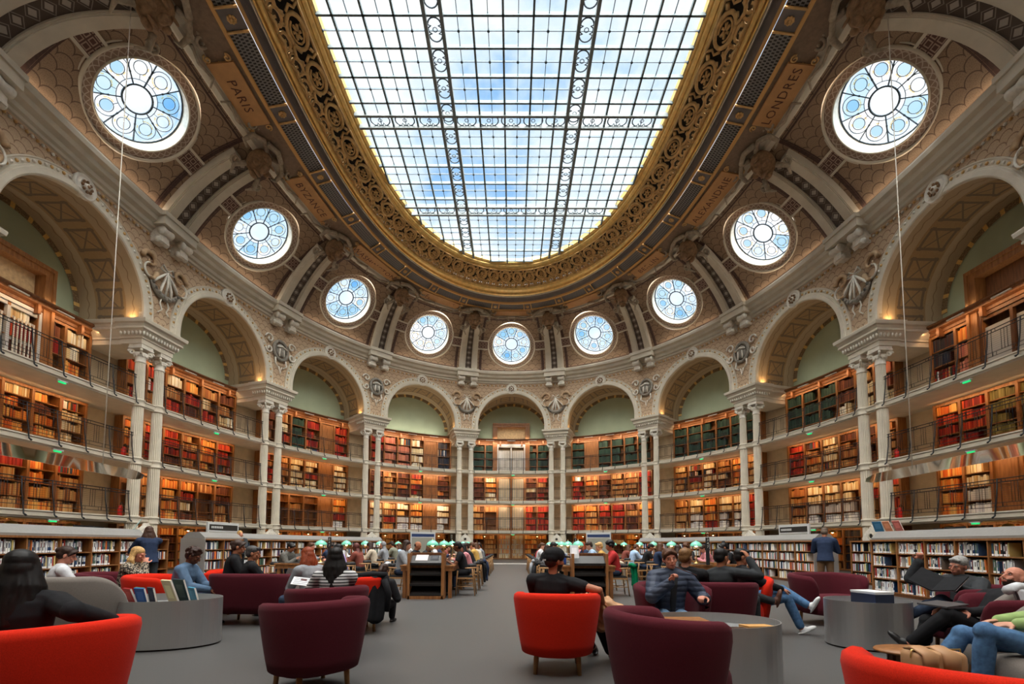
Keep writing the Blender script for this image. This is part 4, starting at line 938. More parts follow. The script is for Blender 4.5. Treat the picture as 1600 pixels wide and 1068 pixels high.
for k in VIS:
    for j, u in enumerate((-1.9, 0, 1.9)):
        if k == 4 and j == 1: continue
        p = bay(k)(u, FD+.62, 1.86); lab = f'brass dome lamp under the lowest gallery, {["left", "middle", "right"][j]} of the {ORD[k]} bay'
        if fst: bl.location = p; bl.rotation_euler.z = heading(k+.5+u/7.1); bl['label'] = lab; fst = False
        else: dup(bl, p, heading(k+.5+u/7.1), lab)
# ------------------------------------------------------------ low bookcases on the floor
spine_pal = [hx(235, 235, 230), hx(225, 222, 215), hx(190, 60, 50), hx(60, 80, 110), hx(40, 42, 48), hx(235, 235, 230), hx(150, 150, 150), hx(215, 190, 120), hx(110, 40, 40), hx(70, 100, 80), hx(200, 205, 215), hx(30, 60, 100), hx(220, 120, 60), hx(240, 238, 232), hx(120, 110, 100)]
book_protos = []
for i in range(30):
    r_ = random.Random(100+i); w_ = r_.uniform(.018, .045); h_ = r_.uniform(.215, .275); dp = r_.uniform(.15, .19); c1 = spine_pal[i % len(spine_pal)]
    mb = MB(); y0 = 0     # spine faces +y (towards the reader)
    mb.box(0, .003, -dp, 0, 0, h_, col=c1); mb.box(w_-.003, w_, -dp, 0, 0, h_, col=c1); mb.box(0, w_, -.004, .001, 0, h_, col=c1)
    mb.box(.003, w_-.003, -dp+.005, -.004, .004, h_-.004, col=hx(235, 228, 210))
    mb.box(.001, w_-.001, .001, .0018, .008, .045, col=hx(245, 245, 245)); c2 = spine_pal[(i*7+3) % len(spine_pal)]
    mb.box(w_*.25, w_*.75, .001, .0018, h_*.45, h_*.85, col=c2)
    book_protos.append((mb.mesh('book', bookm), w_, h_, dp))
CASEH = 1.38; DI, DO = 5.35, 4.62
LOWB = []        # candidates: (distance, matrix-info)
low_steel = mat('satin_light_steel', (.30, .29, .275), .5, .25, var=.04, scale=20)
def low_case(name_lab, s0, s1, ncol, seed, ends=(True, True), fill=1.0, d_i=DI, d_o=DO, ledge=True):
    sd_ = 'left' if s0 < 4 else 'right' if s0 > 5 else 'far'
    c = Vector(pos((s0+s1)/2, d_i, 0)); t = thing('low_bookcase', name_lab, 'bookcase', c)
    S = [s0 + (s1-s0)*i/ncol for i in range(ncol+1)]; fn = lambda s, d, z: pos(s, d, z)
    def bend(s, d, z): return pos(s, d, z)
    n = 8*ncol; ss = [s0+(s1-s0)*i/n for i in range(n+1)]
    def strip(nm, pr, m_):
        mb = MB(); P = [pos(s, d, z) for d, z in pr for s in ss]; m = n+1; k = len(pr)
        f = [(i*m+j, i*m+j+1, (i+1)*m+j+1, (i+1)*m+j) for i in range(k-1) for j in range(n)] + [(j for j in ())][:0]
        f += [tuple(i*m for i in range(k)), tuple(i*m+n for i in range(k-1, -1, -1))]; mb.add(P, f); return mb.obj(nm, m_, t, c)
    strip('top_board', [(d_o, 1.34), (d_o, 1.38), (d_i+.02, 1.38), (d_i+.02, 1.34), (d_o, 1.34)], oak)
    strip('plinth', [(d_o, 0), (d_o, .07), (d_i-.02, .07), (d_i-.02, 0)], oak_d)
    dm = (d_i+d_o)/2
    strip('centre_panel', [(dm, .07), (dm, 1.34), (dm-.02, 1.34), (dm-.02, .07)], oak_d)
    if ledge: strip('steel_ledge', [(d_i-.02, 1.38), (d_i-.02, 1.43), (d_i-.20, 1.60), (d_o+.20, 1.60), (d_o+.02, 1.43), (d_o+.02, 1.38)], low_steel)
    r_ = random.Random(seed); rows = 4; H = 1.27/rows
    for i, s in enumerate(S):
        mb = MB(); w_ = .018/7; P = []
        mb.box(s-.003, s+.003, d_o+.01, d_i, .07, 1.34, fn); mb.obj('upright', oak, t, c)
    if ends[0]: 
        mb = MB(); mb.box(s0-.008, s0-.002, d_o-.01, d_i+.02, 0, 1.40, fn); mb.obj('end_panel', steel, t, c)
    if ends[1]:
        mb = MB(); mb.box(s1+.002, s1+.008, d_o-.01, d_i+.02, 0, 1.40, fn); mb.obj('end_panel', steel, t, c)
    for i in range(ncol):
        for j in range(rows):
            z = .07 + j*H
            mb = MB(); mb.grid(lambda s, d: pos(s, d, z+.02), [S[i], (S[i]+S[i+1])/2, S[i+1]], [d_o+.02, d_i-.01]); mb.grid(lambda s, zz: pos(s, d_i-.01, zz), [S[i], (S[i]+S[i+1])/2, S[i+1]], [z, z+.02]); mb.obj('shelf', oak, t, c)
            L = (Vector(pos(S[i+1], d_i, 0))-Vector(pos(S[i], d_i, 0))).length; mpu = (S[i+1]-S[i])/L; u = .03; lim = L - .03 - (r_.random()**2)*L*.5*(1 if fill < 1.5 else 0)
            while u < lim:
                b = r_.randrange(30); w_ = book_protos[b][1]
                if u+w_ > lim: break
                s = S[i] + (u+w_/2)*mpu; p = pos(s, d_i-.03-r_.random()*.02, z+.021); 
                LOWB.append(((Vector(p)-CAM).length, b, p, heading(s), r_.uniform(-.0, .06) if r_.random() < .15 else 0, (name_lab, j, i), w_))
                u += w_ + .001 + (.03 if r_.random() < .03 else 0)
                if r_.random() < .02: u += r_.uniform(.05, .2)
    return t
low_case('long low oak bookcase under a steel ledge, curving along the right behind the lounge chairs', 8.93, 10.2, 9, 5, (False, False))
low_case('long low oak bookcase under a steel ledge, curving along the left behind the lounge chairs', -1.2, .07, 9, 6, (False, False))
low_case('low oak bookcase with a grey end panel, beyond the gap on the right', 6.45, 8.55, 14, 7, (False, True))
low_case('low oak bookcase with a grey end panel, beyond the gap on the left', .45, 2.55, 14, 8, (True, False))
low_case('short low bookcase seen through the gap on the right', 8.45, 9.0, 3, 9, (False, False), d_i=3.7, d_o=3.2, ledge=False)
low_case('short low bookcase seen through the gap on the left', 0.0, .55, 3, 10, (False, False), d_i=3.7, d_o=3.2, ledge=False)
LOWB.sort(key=lambda b: b[0])
SPN = ['white', 'off-white', 'red', 'blue', 'black', 'ivory', 'grey', 'straw yellow', 'maroon', 'green', 'pale blue', 'dark blue', 'orange', 'cream', 'taupe']
RN = ['bottom', 'second lowest', 'second highest', 'top']
stuffb = MB(); nb = 0
def in_view(p):
    v = Vector(p)-CAM; return v.y > .5 and abs(v.x)/v.y < 1.13
for dist, b, p, hz_, tilt, (lab, j, i), w_ in LOWB:
    me = book_protos[b][0]; M = Matrix.Translation(p) @ Matrix.Rotation(hz_, 4, 'Z') @ Matrix.Rotation(tilt, 4, 'Y') @ Matrix.Translation((-w_/2, 0, 0))
    if nb < 300 and in_view(p):
        o = bpy.data.objects.new('book', me); C.objects.link(o); o.matrix_world = M; nb += 1
        sdx = 'right' if p[0] > 0 else 'left'
        wh = 'near' if 'long low' in lab else 'short' if 'short' in lab else 'further'; tag(o, f'{SPN[b % 15]} spined book in the {RN[j]} row, {ORD[i % 10]} compartment of the {wh} {sdx} bookcase', 'book', f'{SPN[b % 15]} books, {RN[j]} row, {ORD[i % 10]} compartment, {wh} {sdx} low bookcase')
    else:
        h_, dp = book_protos[b][2], book_protos[b][3]; c1 = spine_pal[b % len(spine_pal)]; c2 = spine_pal[(b*7+3) % len(spine_pal)]
        def F2(x, y, z): return tuple(M @ Vector((x, y, z)))
        stuffb.box(0, w_, -dp, 0, 0, h_, F2, col=c1)
        if dist < 16: stuffb.box(.001, w_-.001, .0, .0012, .008, .045, F2, col=hx(245, 245, 245)); stuffb.box(w_*.25, w_*.75, 0, .0012, h_*.45, h_*.85, F2, col=c2)
tag(stuffb.obj('low_shelf_books', bookm), 'further library books standing in the low bookcases round the floor', 'books', kind='stuff')
def prop_book(name, lab, p, w_, h_, th, rz, tilt, col, cat='book', group=None):
    mb = MB(); mb.box(-w_/2, w_/2, -th/2, th/2, 0, h_, col=col); mb.box(-w_/2+.01, w_/2+.003, -th/2+.003, th/2-.003, .005, h_-.005, col=hx(235, 230, 220)); mb.box(-w_*.3, w_*.3, -th/2-.001, -th/2, h_*.3, h_*.8, col=tuple(min(1, x*1.3+.03) for x in col))
    o = mb.obj(name, bookm); o.location = p; o.rotation_euler = Euler((tilt, 0, rz)); return tag(o, lab, cat, group)
# boards behind the low bookcases
for s, lab, hd in ((.85, 'white-framed information board with a black header behind the left low bookcase', 1), (8.13, 'white-framed information board with a black header behind the right low bookcase', 1), (3.45, 'white-framed board with a dark header, left of the end door', 0), (5.55, 'white-framed board with a dark blue header, right of the end door', 0)):
    d_ = 4.2 if hd else 2.0; p = Vector(pos(s, d_, 0)); t = thing('information_board', lab, 'board', p); M = Matrix.Rotation(heading(s), 4, 'Z'); w_ = .85 if hd else .9
    def F2(x, y, z): return tuple(M @ Vector((x, y, z)) + p)
    mb = MB(); mb.box(-w_, w_, -.03, .03, .2, 2.0 if hd else 2.05, F2); mb.obj('frame', white_p, t, p)
    mb = MB(); mb.box(-w_+.08, w_-.08, .03, .04, 1.72, 1.92, F2); mb.obj('header', dark if hd else mat('navy_header', (.02, .04, .12), .6), t, p)
    mb = MB(); mb.box(-w_+.08, w_-.08, .03, .04, .4, 1.66, F2); mb.obj('panel', mat('olive_grey_panel', (.30, .29, .24), .6), t, p)
    if hd:
        mb = MB()
        for q in range(7): mb.box(w_*.8-.06-q*.09, w_*.8-q*.09, .041, .046, 1.78, 1.86, F2)
        mb.obj('faint_lettering', white_p, t, p)
# items on the ledges
prop_book('display_book', 'turquoise picture book propped on the left low bookcase beside the gap', Vector(pos(.05, 5.1, 1.60)), .24, .30, .02, heading(.05)+.6, -.5, hx(80, 190, 190))
prop_book('display_book', 'blue book propped on the right low bookcase in front of the standing man', Vector(pos(8.93, 5.1, 1.60)), .24, .28, .02, heading(8.93)+PI+.3, .4, hx(60, 120, 160))
prop_book('display_book', 'orange and pink book propped on the right low bookcase', Vector(pos(8.985, 5.1, 1.60)), .24, .27, .02, heading(8.98)+PI, .4, hx(230, 150, 110))
prop_book('display_book', 'pink book propped on the right low bookcase, furthest from the gap', Vector(pos(9.04, 5.1, 1.60)), .24, .27, .02, heading(9.03)+PI, .4, hx(210, 120, 110))
mb = MB(); p = Vector(pos(-.78, 4.85, 1.60)); mb.box(-.2, .2, -.15, .15, 0, .34); mb.obj('x', dark) if 0 else None
o = mb.obj('black_equipment_box', mat('black_plastic', (.015, .017, .02), .5)); o.location = p; o.rotation_euler.z = heading(-.78); tag(o, 'black box standing on the steel ledge of the left low bookcase', 'box')
for s, lab in ((-.15, 'flat black tray on the steel ledge of the left low bookcase'), (9.25, 'flat black tray on the steel ledge of the right low bookcase')):
    mb = MB(); mb.box(-.28, .28, -.12, .12, 0, .025); mb.box(-.28, .28, -.12, -.11, .02, .05); o = mb.obj('black_tray', mat('black_plastic')); o.location = pos(s, 4.98, 1.60); o.rotation_euler.z = heading(s); tag(o, lab, 'tray')
# ------------------------------------------------------------ reading tables, lamps, chairs
gl_green = mat('green_glass_shade', (.16, .52, .38), .25, spec=.6, emit=(.20, .65, .45), es=.28)
def make_lamp():
    t = thing('reading_lamp', '', 'lamp')
    mb = MB(); mb.lathe([(.015, .60), (.02, .585), (.05, .575), (.10, .55), (.135, .51), (.15, .465), (.15, .455), (.14, .455), (.12, .505), (.08, .55)], 20, cap=False); mb.obj('green_shade', gl_green, t)
    mb = MB(); mb.lathe([(.085, 0), (.085, .015), (.03, .03), (.012, .06), (.010, .42), (.02, .44), (.012, .58), (.016, .60), (.005, .63)], 12); mb.tube([(-.14, 0, .455), (0, 0, .38), (.14, 0, .455)], .008, n=4); mb.tube([(0, -.14, .455), (0, 0, .38), (0, .14, .455)], .008, n=4); mb.obj('brass_stem', brass, t)
    mb = MB(); mb.ell((0, 0, .47), .04, .04, .045, nu=8, nv=6); mb.obj('bulb', bulb, t); return t
def reading_table(name, lab, x, y0, y1, w_):
    t = thing('reading_table', lab, 'table', (x, (y0+y1)/2, 0)); c = Vector(t.location)
    mb = MB(); mb.box(x-w_/2, x+w_/2, y0, y1, .71, .75); mb.box(x-w_/2+.02, x+w_/2-.02, y0+.02, y1-.02, .62, .71); mb.obj('table_top', oak, t, c)
    mb = MB(); mb.box(x-w_/2+.12, x+w_/2-.12, y0+.1, y1-.1, .75, .756); mb.obj('leather_inlay', mat('black_leather', (.02, .018, .018), .5), t, c)
    n = int((y1-y0)/2.4)+1
    for i in range(n+1):
        for sg in (-1, 1):
            yy = y0+.08+(y1-y0-.16)*i/n; mb = MB(); mb.box(x+sg*(w_/2-.10)-.04, x+sg*(w_/2-.10)+.04, yy-.04, yy+.04, 0, .62); mb.obj('leg', oak, t, c)
    mb = MB(); mb.box(x-.03, x+.03, y0+.05, y1-.05, .75, .80); mb.obj('centre_rail', oak, t, c)
    return t
TB = [(-1.86, -4.2, 8.6, 1.25, 'left of the two central reading tables'), (1.86, -4.2, 8.6, 1.25, 'right of the two central reading tables'), (-5.15, -3.4, 8.2, 1.3, 'outer reading table on the left'), (5.15, -3.4, 8.2, 1.3, 'outer reading table on the right')]
for x, y0, y1, w_, lab in TB: reading_table('t', f'long oak reading table with brass lamps, {lab}', x, y0, y1, w_)
lamp0 = make_lamp(); fst = True
SIDE = {-1.86: 'left central table', 1.86: 'right central table', -5.15: 'left outer table', 5.15: 'right outer table'}
for x, ys in ((-1.86, [-3.5, -1.6, .2, 1.9, 3.6, 5.4, 7.2]), (1.86, [-2.5, -.3, 1.6, 3.4, 5.2, 7.0]), (-5.15, [-2.75, -.9, .9, 2.6, 5.4, 7.2]), (5.15, [-2.75, -.9, .9, 2.6, 5.0, 7.0])):
    xx = x if abs(x) < 3 else x*.955
    for i, y in enumerate(ys):
        lab = f'green glass lamp, {ORD[i]} from the front on the {SIDE[x]}'
        if fst: lamp0.location = (xx, y, .75); lamp0['label'] = lab; fst = False
        else: dup(lamp0, (xx, y, .75), 0, lab)
# display ends of the central tables
for sg, lab in ((-1, 'dark display bookcase closing the front of the left central table'), (1, 'dark display bookcase closing the front of the right central table')):
    x = sg*1.86; y = -4.36; t = thing('display_bookcase', lab, 'bookcase', (x, y, 0)); c = Vector(t.location)
    for e in (-1, 1):
        mb = MB(); mb.box(x+e*.385-.03, x+e*.385+.03, y-.02, y+.34, 0, 1.03); mb.obj('side_panel', oak, t, c)
    mb = MB(); mb.box(x-.40, x+.40, y-.02, y+.34, 0, .07); mb.obj('plinth', oak, t, c)
    mb = MB(); mb.box(x-.36, x+.36, y+.26, y+.30, .07, 1.03); mb.obj('back_panel', oak_d, t, c)
    for i in range(4):
        z = .08+.235*i; mb = MB(); P = [(x-.355, y+.0, z), (x+.355, y+.0, z), (x+.355, y+.24, z+.19), (x-.355, y+.24, z+.19)]
        mb.add(P + [(a, b, q-.02) for a, b, q in P], [(0, 1, 2, 3), (7, 6, 5, 4), (0, 4, 5, 1), (1, 5, 6, 2), (2, 6, 7, 3), (3, 7, 4, 0)]); mb.box(x-.355, x+.355, y-.012, y, z-.02, z+.03); mb.obj('sloping_shelf', mat('black_stained_wood', (.014, .011, .010), .45), t, c)
    mb = MB(); mb.box(x-.41, x+.41, y+.28, y+.36, 1.0, 1.04); mb.obj('top_rail', oak, t, c)
prop_book('magazine', 'pale magazine lying on the top slope of the left display bookcase', (-1.98, -4.25, .86), .28, .20, .02, 0, -.9, hx(200, 190, 190), 'magazine')
prop_book('magazine', 'dark magazine lying on the top slope of the left display bookcase', (-1.68, -4.25, .87), .2, .17, .015, 0, -.9, hx(40, 40, 46), 'magazine')
prop_book('magazine', 'white newspaper standing on the right display bookcase', (1.53, -4.28, .93), .2, .30, .015, .15, -.25, hx(215, 215, 218), 'magazine')
# black column signs with white characters
for x, y in ((4.92, -3.45), (-4.95, -2.1), (1.98, -1.1), (-1.98, 1.0)):
    t = thing('table_sign', {4.92: 'black upright sign with white characters on the right outer table', -4.95: 'black upright sign with white characters on the left outer table', 1.98: 'black upright sign with white characters on the right central table', -1.98: 'black upright sign with white characters on the left central table'}[x], 'sign', (x, y, .75)); c = Vector(t.location)
    mb = MB(); mb.box(x-.04, x+.04, y-.02, y+.02, .75, 1.42); mb.obj('black_post', mat('black_plastic'), t, c)
    v, f = text_mesh('A\n2\n3\n4\n7', .085); mb = MB(); mb.add([(x+q[0], y-.024, 1.36+q[1]) for q in v], f); mb.obj('characters', stone_w, t, c)
# reading chair
seatblk = mat('black_seat_pad', (.015, .014, .015), .6); beech = wood('pale_beech', (.50, .28, .12), (.34, .17, .065))
def make_chair():
    t = thing('reading_chair', '', 'chair')       # faces +y, origin on the floor
    for sx in (-1, 1):
        mb = MB(); mb.tube([(sx*.24, .22, 0), (sx*.22, .20, .44), (sx*.22, .18, .60)], [.015, .019, .017], n=7); mb.obj('leg', beech, t)
        mb = MB(); mb.tube([(sx*.22, -.24, 0), (sx*.20, -.19, .44), (sx*.23, -.17, .64)], [.015, .019, .017], n=7); mb.obj('leg', beech, t)
    mb = MB(); mb.box(-.23, .23, -.2, .22, .40, .44); mb.obj('seat_frame', beech, t)
    mb = MB(); mb.box(-.22, .22, -.19, .21, .44, .475); mb.obj('seat_pad', seatblk, t)
    mb = MB(); mb.tube([(.25*math.cos(a)*1.02, -.0-.24*abs(math.sin(a))**.8, .665) for a in [PI*i/12 for i in range(13)]], [.016]+[.024]*11+[.016], n=7, flat=.8); mb.obj('curved_backrest', beech, t)
    mb = MB(); mb.tube([(.18*math.cos(a), -.20*abs(math.sin(a))-.02, .71) for a in [PI*(.1+.8*i/10) for i in range(11)]], .045, n=7, flat=1.2); mb.obj('back_pad', seatblk, t)
    mb = MB(); mb.tube([(-.22, .2, .22), (-.21, -.2, .22)], .011, n=5); mb.tube([(.22, .2, .22), (.21, -.2, .22)], .011, n=5); mb.tube([(-.215, 0, .22), (.215, 0, .22)], .011, n=5); mb.obj('stretcher', beech, t); return t
chair0 = make_chair(); chair_first = True; CHAIRS = []
def put_chair(x, y, rz, lab):
    global chair_first
    if chair_first: chair0.location = (x, y, 0); chair0.rotation_euler.z = rz; chair0['label'] = lab; chair_first = False; return chair0
    return dup(chair0, (x, y, 0), rz, lab)
TN = {-1.86: 'left central', 1.86: 'right central', -5.15: 'left outer', 5.15: 'right outer'}
for x, y0, y1, w_, _l in TB:
    for sg in (-1, 1):
        n = 0
        for i in range(9):
            y = y0 + .75 + i*1.35
            if y > y1-.3: break
            xx = x + sg*(w_/2 + .20); lab = f'pale wood reading chair, {ORD[n]} along the {"left" if sg < 0 else "right"} side of the {TN[x]} table'
            put_chair(xx, y, PI/2 if sg < 0 else -PI/2, lab) if False else put_chair(xx, y, -PI/2 if sg < 0 else PI/2, lab); CHAIRS.append((x, sg, n, xx, y)); n += 1
# ------------------------------------------------------------ lounge seating
def felt(nm, col, col2=None):
    m = mat(nm, col, .95, var=.16, scale=220, spec=.08, sheen=.04, bump=.05); return m
redf = felt('red_felt', (.60, .022, .008)); burg = felt('burgundy_felt', (.085, .013, .020)); greyf = felt('warm_grey_felt', (.21, .185, .165)); legw = wood('oak_leg', (.42, .21, .08), (.28, .13, .045))
def tub(matl, W=.82, Hb=.79, Ha=.74, wing=False):
    t = thing('lounge_armchair', '', 'armchair')      # faces +y
    ex = (W-.82)/2
    mb = MB(); N1, K = 40, 12; a1 = R(128 if not wing else 108)
    def cent(a, z):
        q = (z-.18)/.6; rx = .285 + .10*min(1, max(0, q))**.8; ry = .285 + .10*min(1, max(0, q))**.8
        x = rx*math.copysign(abs(math.sin(a))**.85, math.sin(a)); x += math.copysign(min(ex, abs(x)*ex/.2), x) if ex else 0
        return Vector((x, -ry*math.copysign(abs(math.cos(a))**.9, math.cos(a)) - .02, z))
    P = []
    for i in range(N1+1):
        u = -1+2*i/N1; a = a1*u; au = abs(u)
        Hh = Hb + (Ha-Hb)*(au**2 if not wing else max(0, (au-.3)/.7)**1.2) - (.16*max(0, (au-.86)/.14)**2)
        if wing: Hh = Hb - (Hb-.52)*max(0, (au-.35)/.65)**2
        th = .060*(1-.25*max(0, (au-.9)/.1)); 
        b = cent(a, .18); nrm = Vector((math.sin(a), -math.cos(a), 0)).normalized()
        if i in (0, N1): th *= .35
        path = [(.20, 1), (.30, 1), (.42, 1), (.55, 1), (Hh-.06, 1), (Hh-.02, .8), (Hh, .3), (Hh, -.3), (Hh-.02, -.8), (Hh-.06, -1), (.55, -1), (.40, -1), (.28, -1), (.20, -1)]
        for z, o_ in path: z = min(z, Hh) ; P.append(tuple(cent(a, z) + nrm*th*o_ ))
    m = 14; f = [(i*m+j, i*m+(j+1) % m, (i+1)*m+(j+1) % m, (i+1)*m+j) for i in range(N1) for j in range(m)] + [tuple(range(m-1, -1, -1)), tuple(N1*m+j for j in range(m))]
    mb.add(P, f, smooth=True); mb.obj('curved_back', matl, t)
    mb = MB(); n = 32; pr = [(.70, .17), (.92, .165), (1.0, .20), (1.04, .28), (1.02, .36), (.95, .42), (.75, .445), (.3, .455)]; P = []
    for q, z in pr:
        for j in range(n):
            a = 2*PI*j/n; x = .30*q*math.copysign(abs(math.cos(a))**.75, math.cos(a)); x += math.copysign(min(ex, abs(x)*ex/.12), x) if ex else 0
            P.append((x, .05+.33*q*math.copysign(abs(math.sin(a))**.75, math.sin(a)), z))
    mb.add(P, [(i*n+j, i*n+(j+1) % n, (i+1)*n+(j+1) % n, (i+1)*n+j) for i in range(len(pr)-1) for j in range(n)] + [tuple(range(n-1, -1, -1)), tuple((len(pr)-1)*n+j for j in range(n))], smooth=True); mb.obj('seat_cushion', matl, t)
    for sx in (-1, 1):
        for y in (.24, -.20):
            mb = MB(); mb.tube([(sx*(.20+ex), y, .19), (sx*(.212+ex), y*1.03, 0)], [.026, .019], n=10); mb.obj('leg', legw, t)
    return t
P0 = {}
def lounge(kind, x, y, dirdeg, lab):       # dirdeg: direction faced, 0 = away from the camera (+y), positive = towards the right
    if kind not in P0:
        P0[kind] = {'red': lambda: tub(redf), 'burgundy': lambda: tub(burg), 'sofa': lambda: tub(burg, 1.18), 'grey': lambda: tub(greyf, .80, .88, wing=True)}[kind](); r = P0[kind]; r.location = (x, y, 0); r.rotation_euler.z = -R(dirdeg); r['label'] = lab
        if kind == 'sofa': r.name = 'lounge_sofa'; r['category'] = 'sofa'
        return r
    return dup(P0[kind], (x, y, 0), -R(dirdeg), lab)
lounge('red', .55, -10.1, 5, 'red felt armchair occupied by the man in the black cap')
lounge('red', -2.74, -11.95, -62, 'red felt armchair in the left foreground under the long-haired person in black')
lounge('red', 2.02, -12.80, 35, 'red felt armchair cut off by the bottom right edge of the picture')
lounge('red', -5.05, -8.0, 80, 'red felt armchair of the curly-haired reader in denim')
lounge('red', -5.15, -6.6, -120, 'red felt armchair facing the curly-haired reader')
lounge('red', -2.15, -8.1, -30, 'red felt armchair with a black coat over its back')
lounge('red', 3.45, -8.0, -150, 'red felt armchair behind the reader in crossed jeans')
lounge('burgundy', 1.22, -11.48, 72, 'burgundy felt armchair nearest to the camera, empty, by the steel table')
lounge('burgundy', -1.62, -10.75, -48, 'empty burgundy felt armchair in the left centre foreground')
lounge('burgundy', -1.98, -9.6, -40, 'burgundy felt armchair behind the empty one, used by the reader in stripes')
lounge('burgundy', -6.3, -8.7, -5, 'burgundy felt armchair of the person in the white shirt')
lounge('burgundy', -6.2, -7.5, 75, 'burgundy felt armchair of the blonde woman in the patterned jacket')
lounge('burgundy', 1.98, -9.35, 178, 'burgundy felt armchair of the woman in the padded jacket')
lounge('burgundy', 5.45, -9.35, -60, 'burgundy felt armchair of the grey-haired reader on the right')
lounge('burgundy', 4.75, -10.35, -60, 'burgundy felt armchair under a folded pale coat on the right')
lounge('sofa', -4.0, -7.45, 2, 'burgundy felt sofa of the grey-haired man, seen from behind, left')
lounge('sofa', 2.62, -8.75, 8, 'burgundy felt sofa behind the woman in the padded jacket')
lounge('sofa', 5.22, -7.35, 165, 'empty burgundy felt sofa facing the camera on the right')
lounge('grey', -4.85, -9.45, -10, 'warm grey rounded armchair behind the left steel table')
lounge('grey', 4.62, -10.62, -70, 'warm grey rounded armchair on the right, further of the two')
lounge('grey', 4.02, -11.4, -75, 'warm grey rounded armchair on the right edge, nearer of the two')
# steel oval tables
inner = mat('grey_table_well', (.20, .20, .20), .6)
def oval(x, y, rx, ry, h, lab):
    t = thing('oval_steel_table', lab, 'table', (x, y, 0)); n = 48
    def ringp(q, z, dr=0): return [((rx*q+dr)*math.cos(2*PI*i/n), (ry*q+dr)*math.sin(2*PI*i/n), z) for i in range(n)]
    pr = [(1, .02), (1, h), (.985, h), (.985, h-.10)]; mb = MB(); P = []
    for q, z in pr: P += ringp(q, z)
    mb.add(P, [(i*n+j, i*n+(j+1) % n, (i+1)*n+(j+1) % n, (i+1)*n+j) for i in range(3) for j in range(n)], smooth=False); o = mb.obj('steel_band', steel); o.parent = t
    for pl in o.data.polygons: pl.use_smooth = False
    mb = MB(); mb.add(ringp(.985, h-.09), [tuple(range(n))]); o = mb.obj('well_top', inner); o.parent = t
    mb = MB(); mb.add(ringp(.97, 0)+ringp(.97, .02), [(j, (j+1) % n, n+(j+1) % n, n+j) for j in range(n)]); o = mb.obj('recessed_plinth', dark); o.parent = t
    return t
oval(4.54, -8.98, .47, .40, .57, 'oval brushed steel magazine table on the right with stacked boxes')
oval(1.88, -10.55, .62, .46, .57, 'oval brushed steel table beside the nearest burgundy armchair')
oval(-4.35, -9.0, .78, .48, .57, 'oval brushed steel table on the left holding picture books')
oval(-4.25, -5.9, .50, .38, .55, 'small oval steel table beyond the burgundy sofa on the left')
# things on them
for i in range(9):
    pal_ = [hx(210, 200, 170), hx(150, 40, 40), hx(50, 110, 90), hx(50, 90, 150), hx(60, 60, 70), hx(225, 225, 220), hx(230, 215, 170), hx(40, 60, 70), hx(70, 140, 170)]
    nm_ = ['cream', 'dark red', 'green', 'blue', 'charcoal', 'white', 'tall cream', 'dark teal', 'sky blue']
    prop_book('picture_book', f'{nm_[i]} picture book leaning upright in the left oval steel table', (-4.72+.085*i+(.14 if i > 4 else 0), -9.05+.06*(i % 3), .48), .19, .22+(.12 if i in (6, 7) else 0), .024, -.60+.08*(i % 4), .42-.05*(i % 5), pal_[i])
mb = MB(); mb.box(-.13, .13, -.17, .17, 0, .17, col=hx(45, 52, 70)); mb.box(-.13, .13, -.17, .17, .17, .18, col=hx(230, 230, 230)); mb.box(-.135, .135, -.17, .17, .18, .20, col=hx(225, 225, 225)); o = mb.obj('magazine_box', bookm); o.location = (4.58, -9.02, .48); o.rotation_euler.z = .15; tag(o, 'dark box with pale lid among magazines on the right oval table', 'box')
prop_book('magazine', 'blue and white magazine lying at the left of the right oval table', (4.36, -9.08, .49), .22, .2, .02, .1, PI/2-.05, hx(70, 110, 170), 'magazine')
prop_book('magazine', 'red and white magazine lying at the right of the right oval table', (4.80, -8.95, .49), .18, .18, .02, -.2, PI/2-.05, hx(200, 120, 120), 'magazine')
mb = MB(); mb.box(-.22, .22, -.16, .16, 0, .06); o = mb.obj('wooden_tray', oak); o.location = (1.72, -10.38, .48); tag(o, 'wooden tray inside the central oval steel table', 'tray')
prop_book('book', 'tan covered book lying in the central oval steel table', (2.28, -10.55, .51), .24, .17, .035, .05, PI/2-.06, hx(200, 150, 90))
prop_book('book', 'dark book lying beside the tan one in the central oval steel table', (2.08, -10.62, .50), .2, .17, .03, -.1, PI/2-.05, hx(60, 40, 30))
# coffee table and bag
t = thing('coffee_table', 'small oval wooden table on a slatted base beside the grey armchairs', 'table', (3.35, -11.0, 0)); mb = MB(); mb.lathe([(.28, .385), (.285, .395), (.28, .405)], 32, sy=.72); mb.obj('oval_top', oak).parent = t
for i in range(14):
    a = 2*PI*i/14; mb = MB(); mb.box(-.012, .012, -.02, .02, .0, .385); o = mb.obj('slat', oak_d); o.parent = t; o.location = (.17*math.cos(a), .12*math.sin(a), 0); o.rotation_euler.z = a
def sbox(a, b, c, o, nu=28, nv=14, e=.45):
    P = []; g_ = lambda x: math.copysign(abs(x)**e, x)
    for i in range(nv+1):
        v = -PI/2+PI*i/nv
        for j in range(nu):
            u = 2*PI*j/nu; P.append((o[0]+a*g_(math.cos(v))*g_(math.cos(u)), o[1]+b*g_(math.cos(v))*g_(math.sin(u)), o[2]+c*g_(math.sin(v))))
    return P, [(i*nu+j, i*nu+(j+1) % nu, (i+1)*nu+(j+1) % nu, (i+1)*nu+j) for i in range(nv) for j in range(nu)]
leather = mat('tan_leather', (.46, .25, .12), .5, var=.12, scale=6)
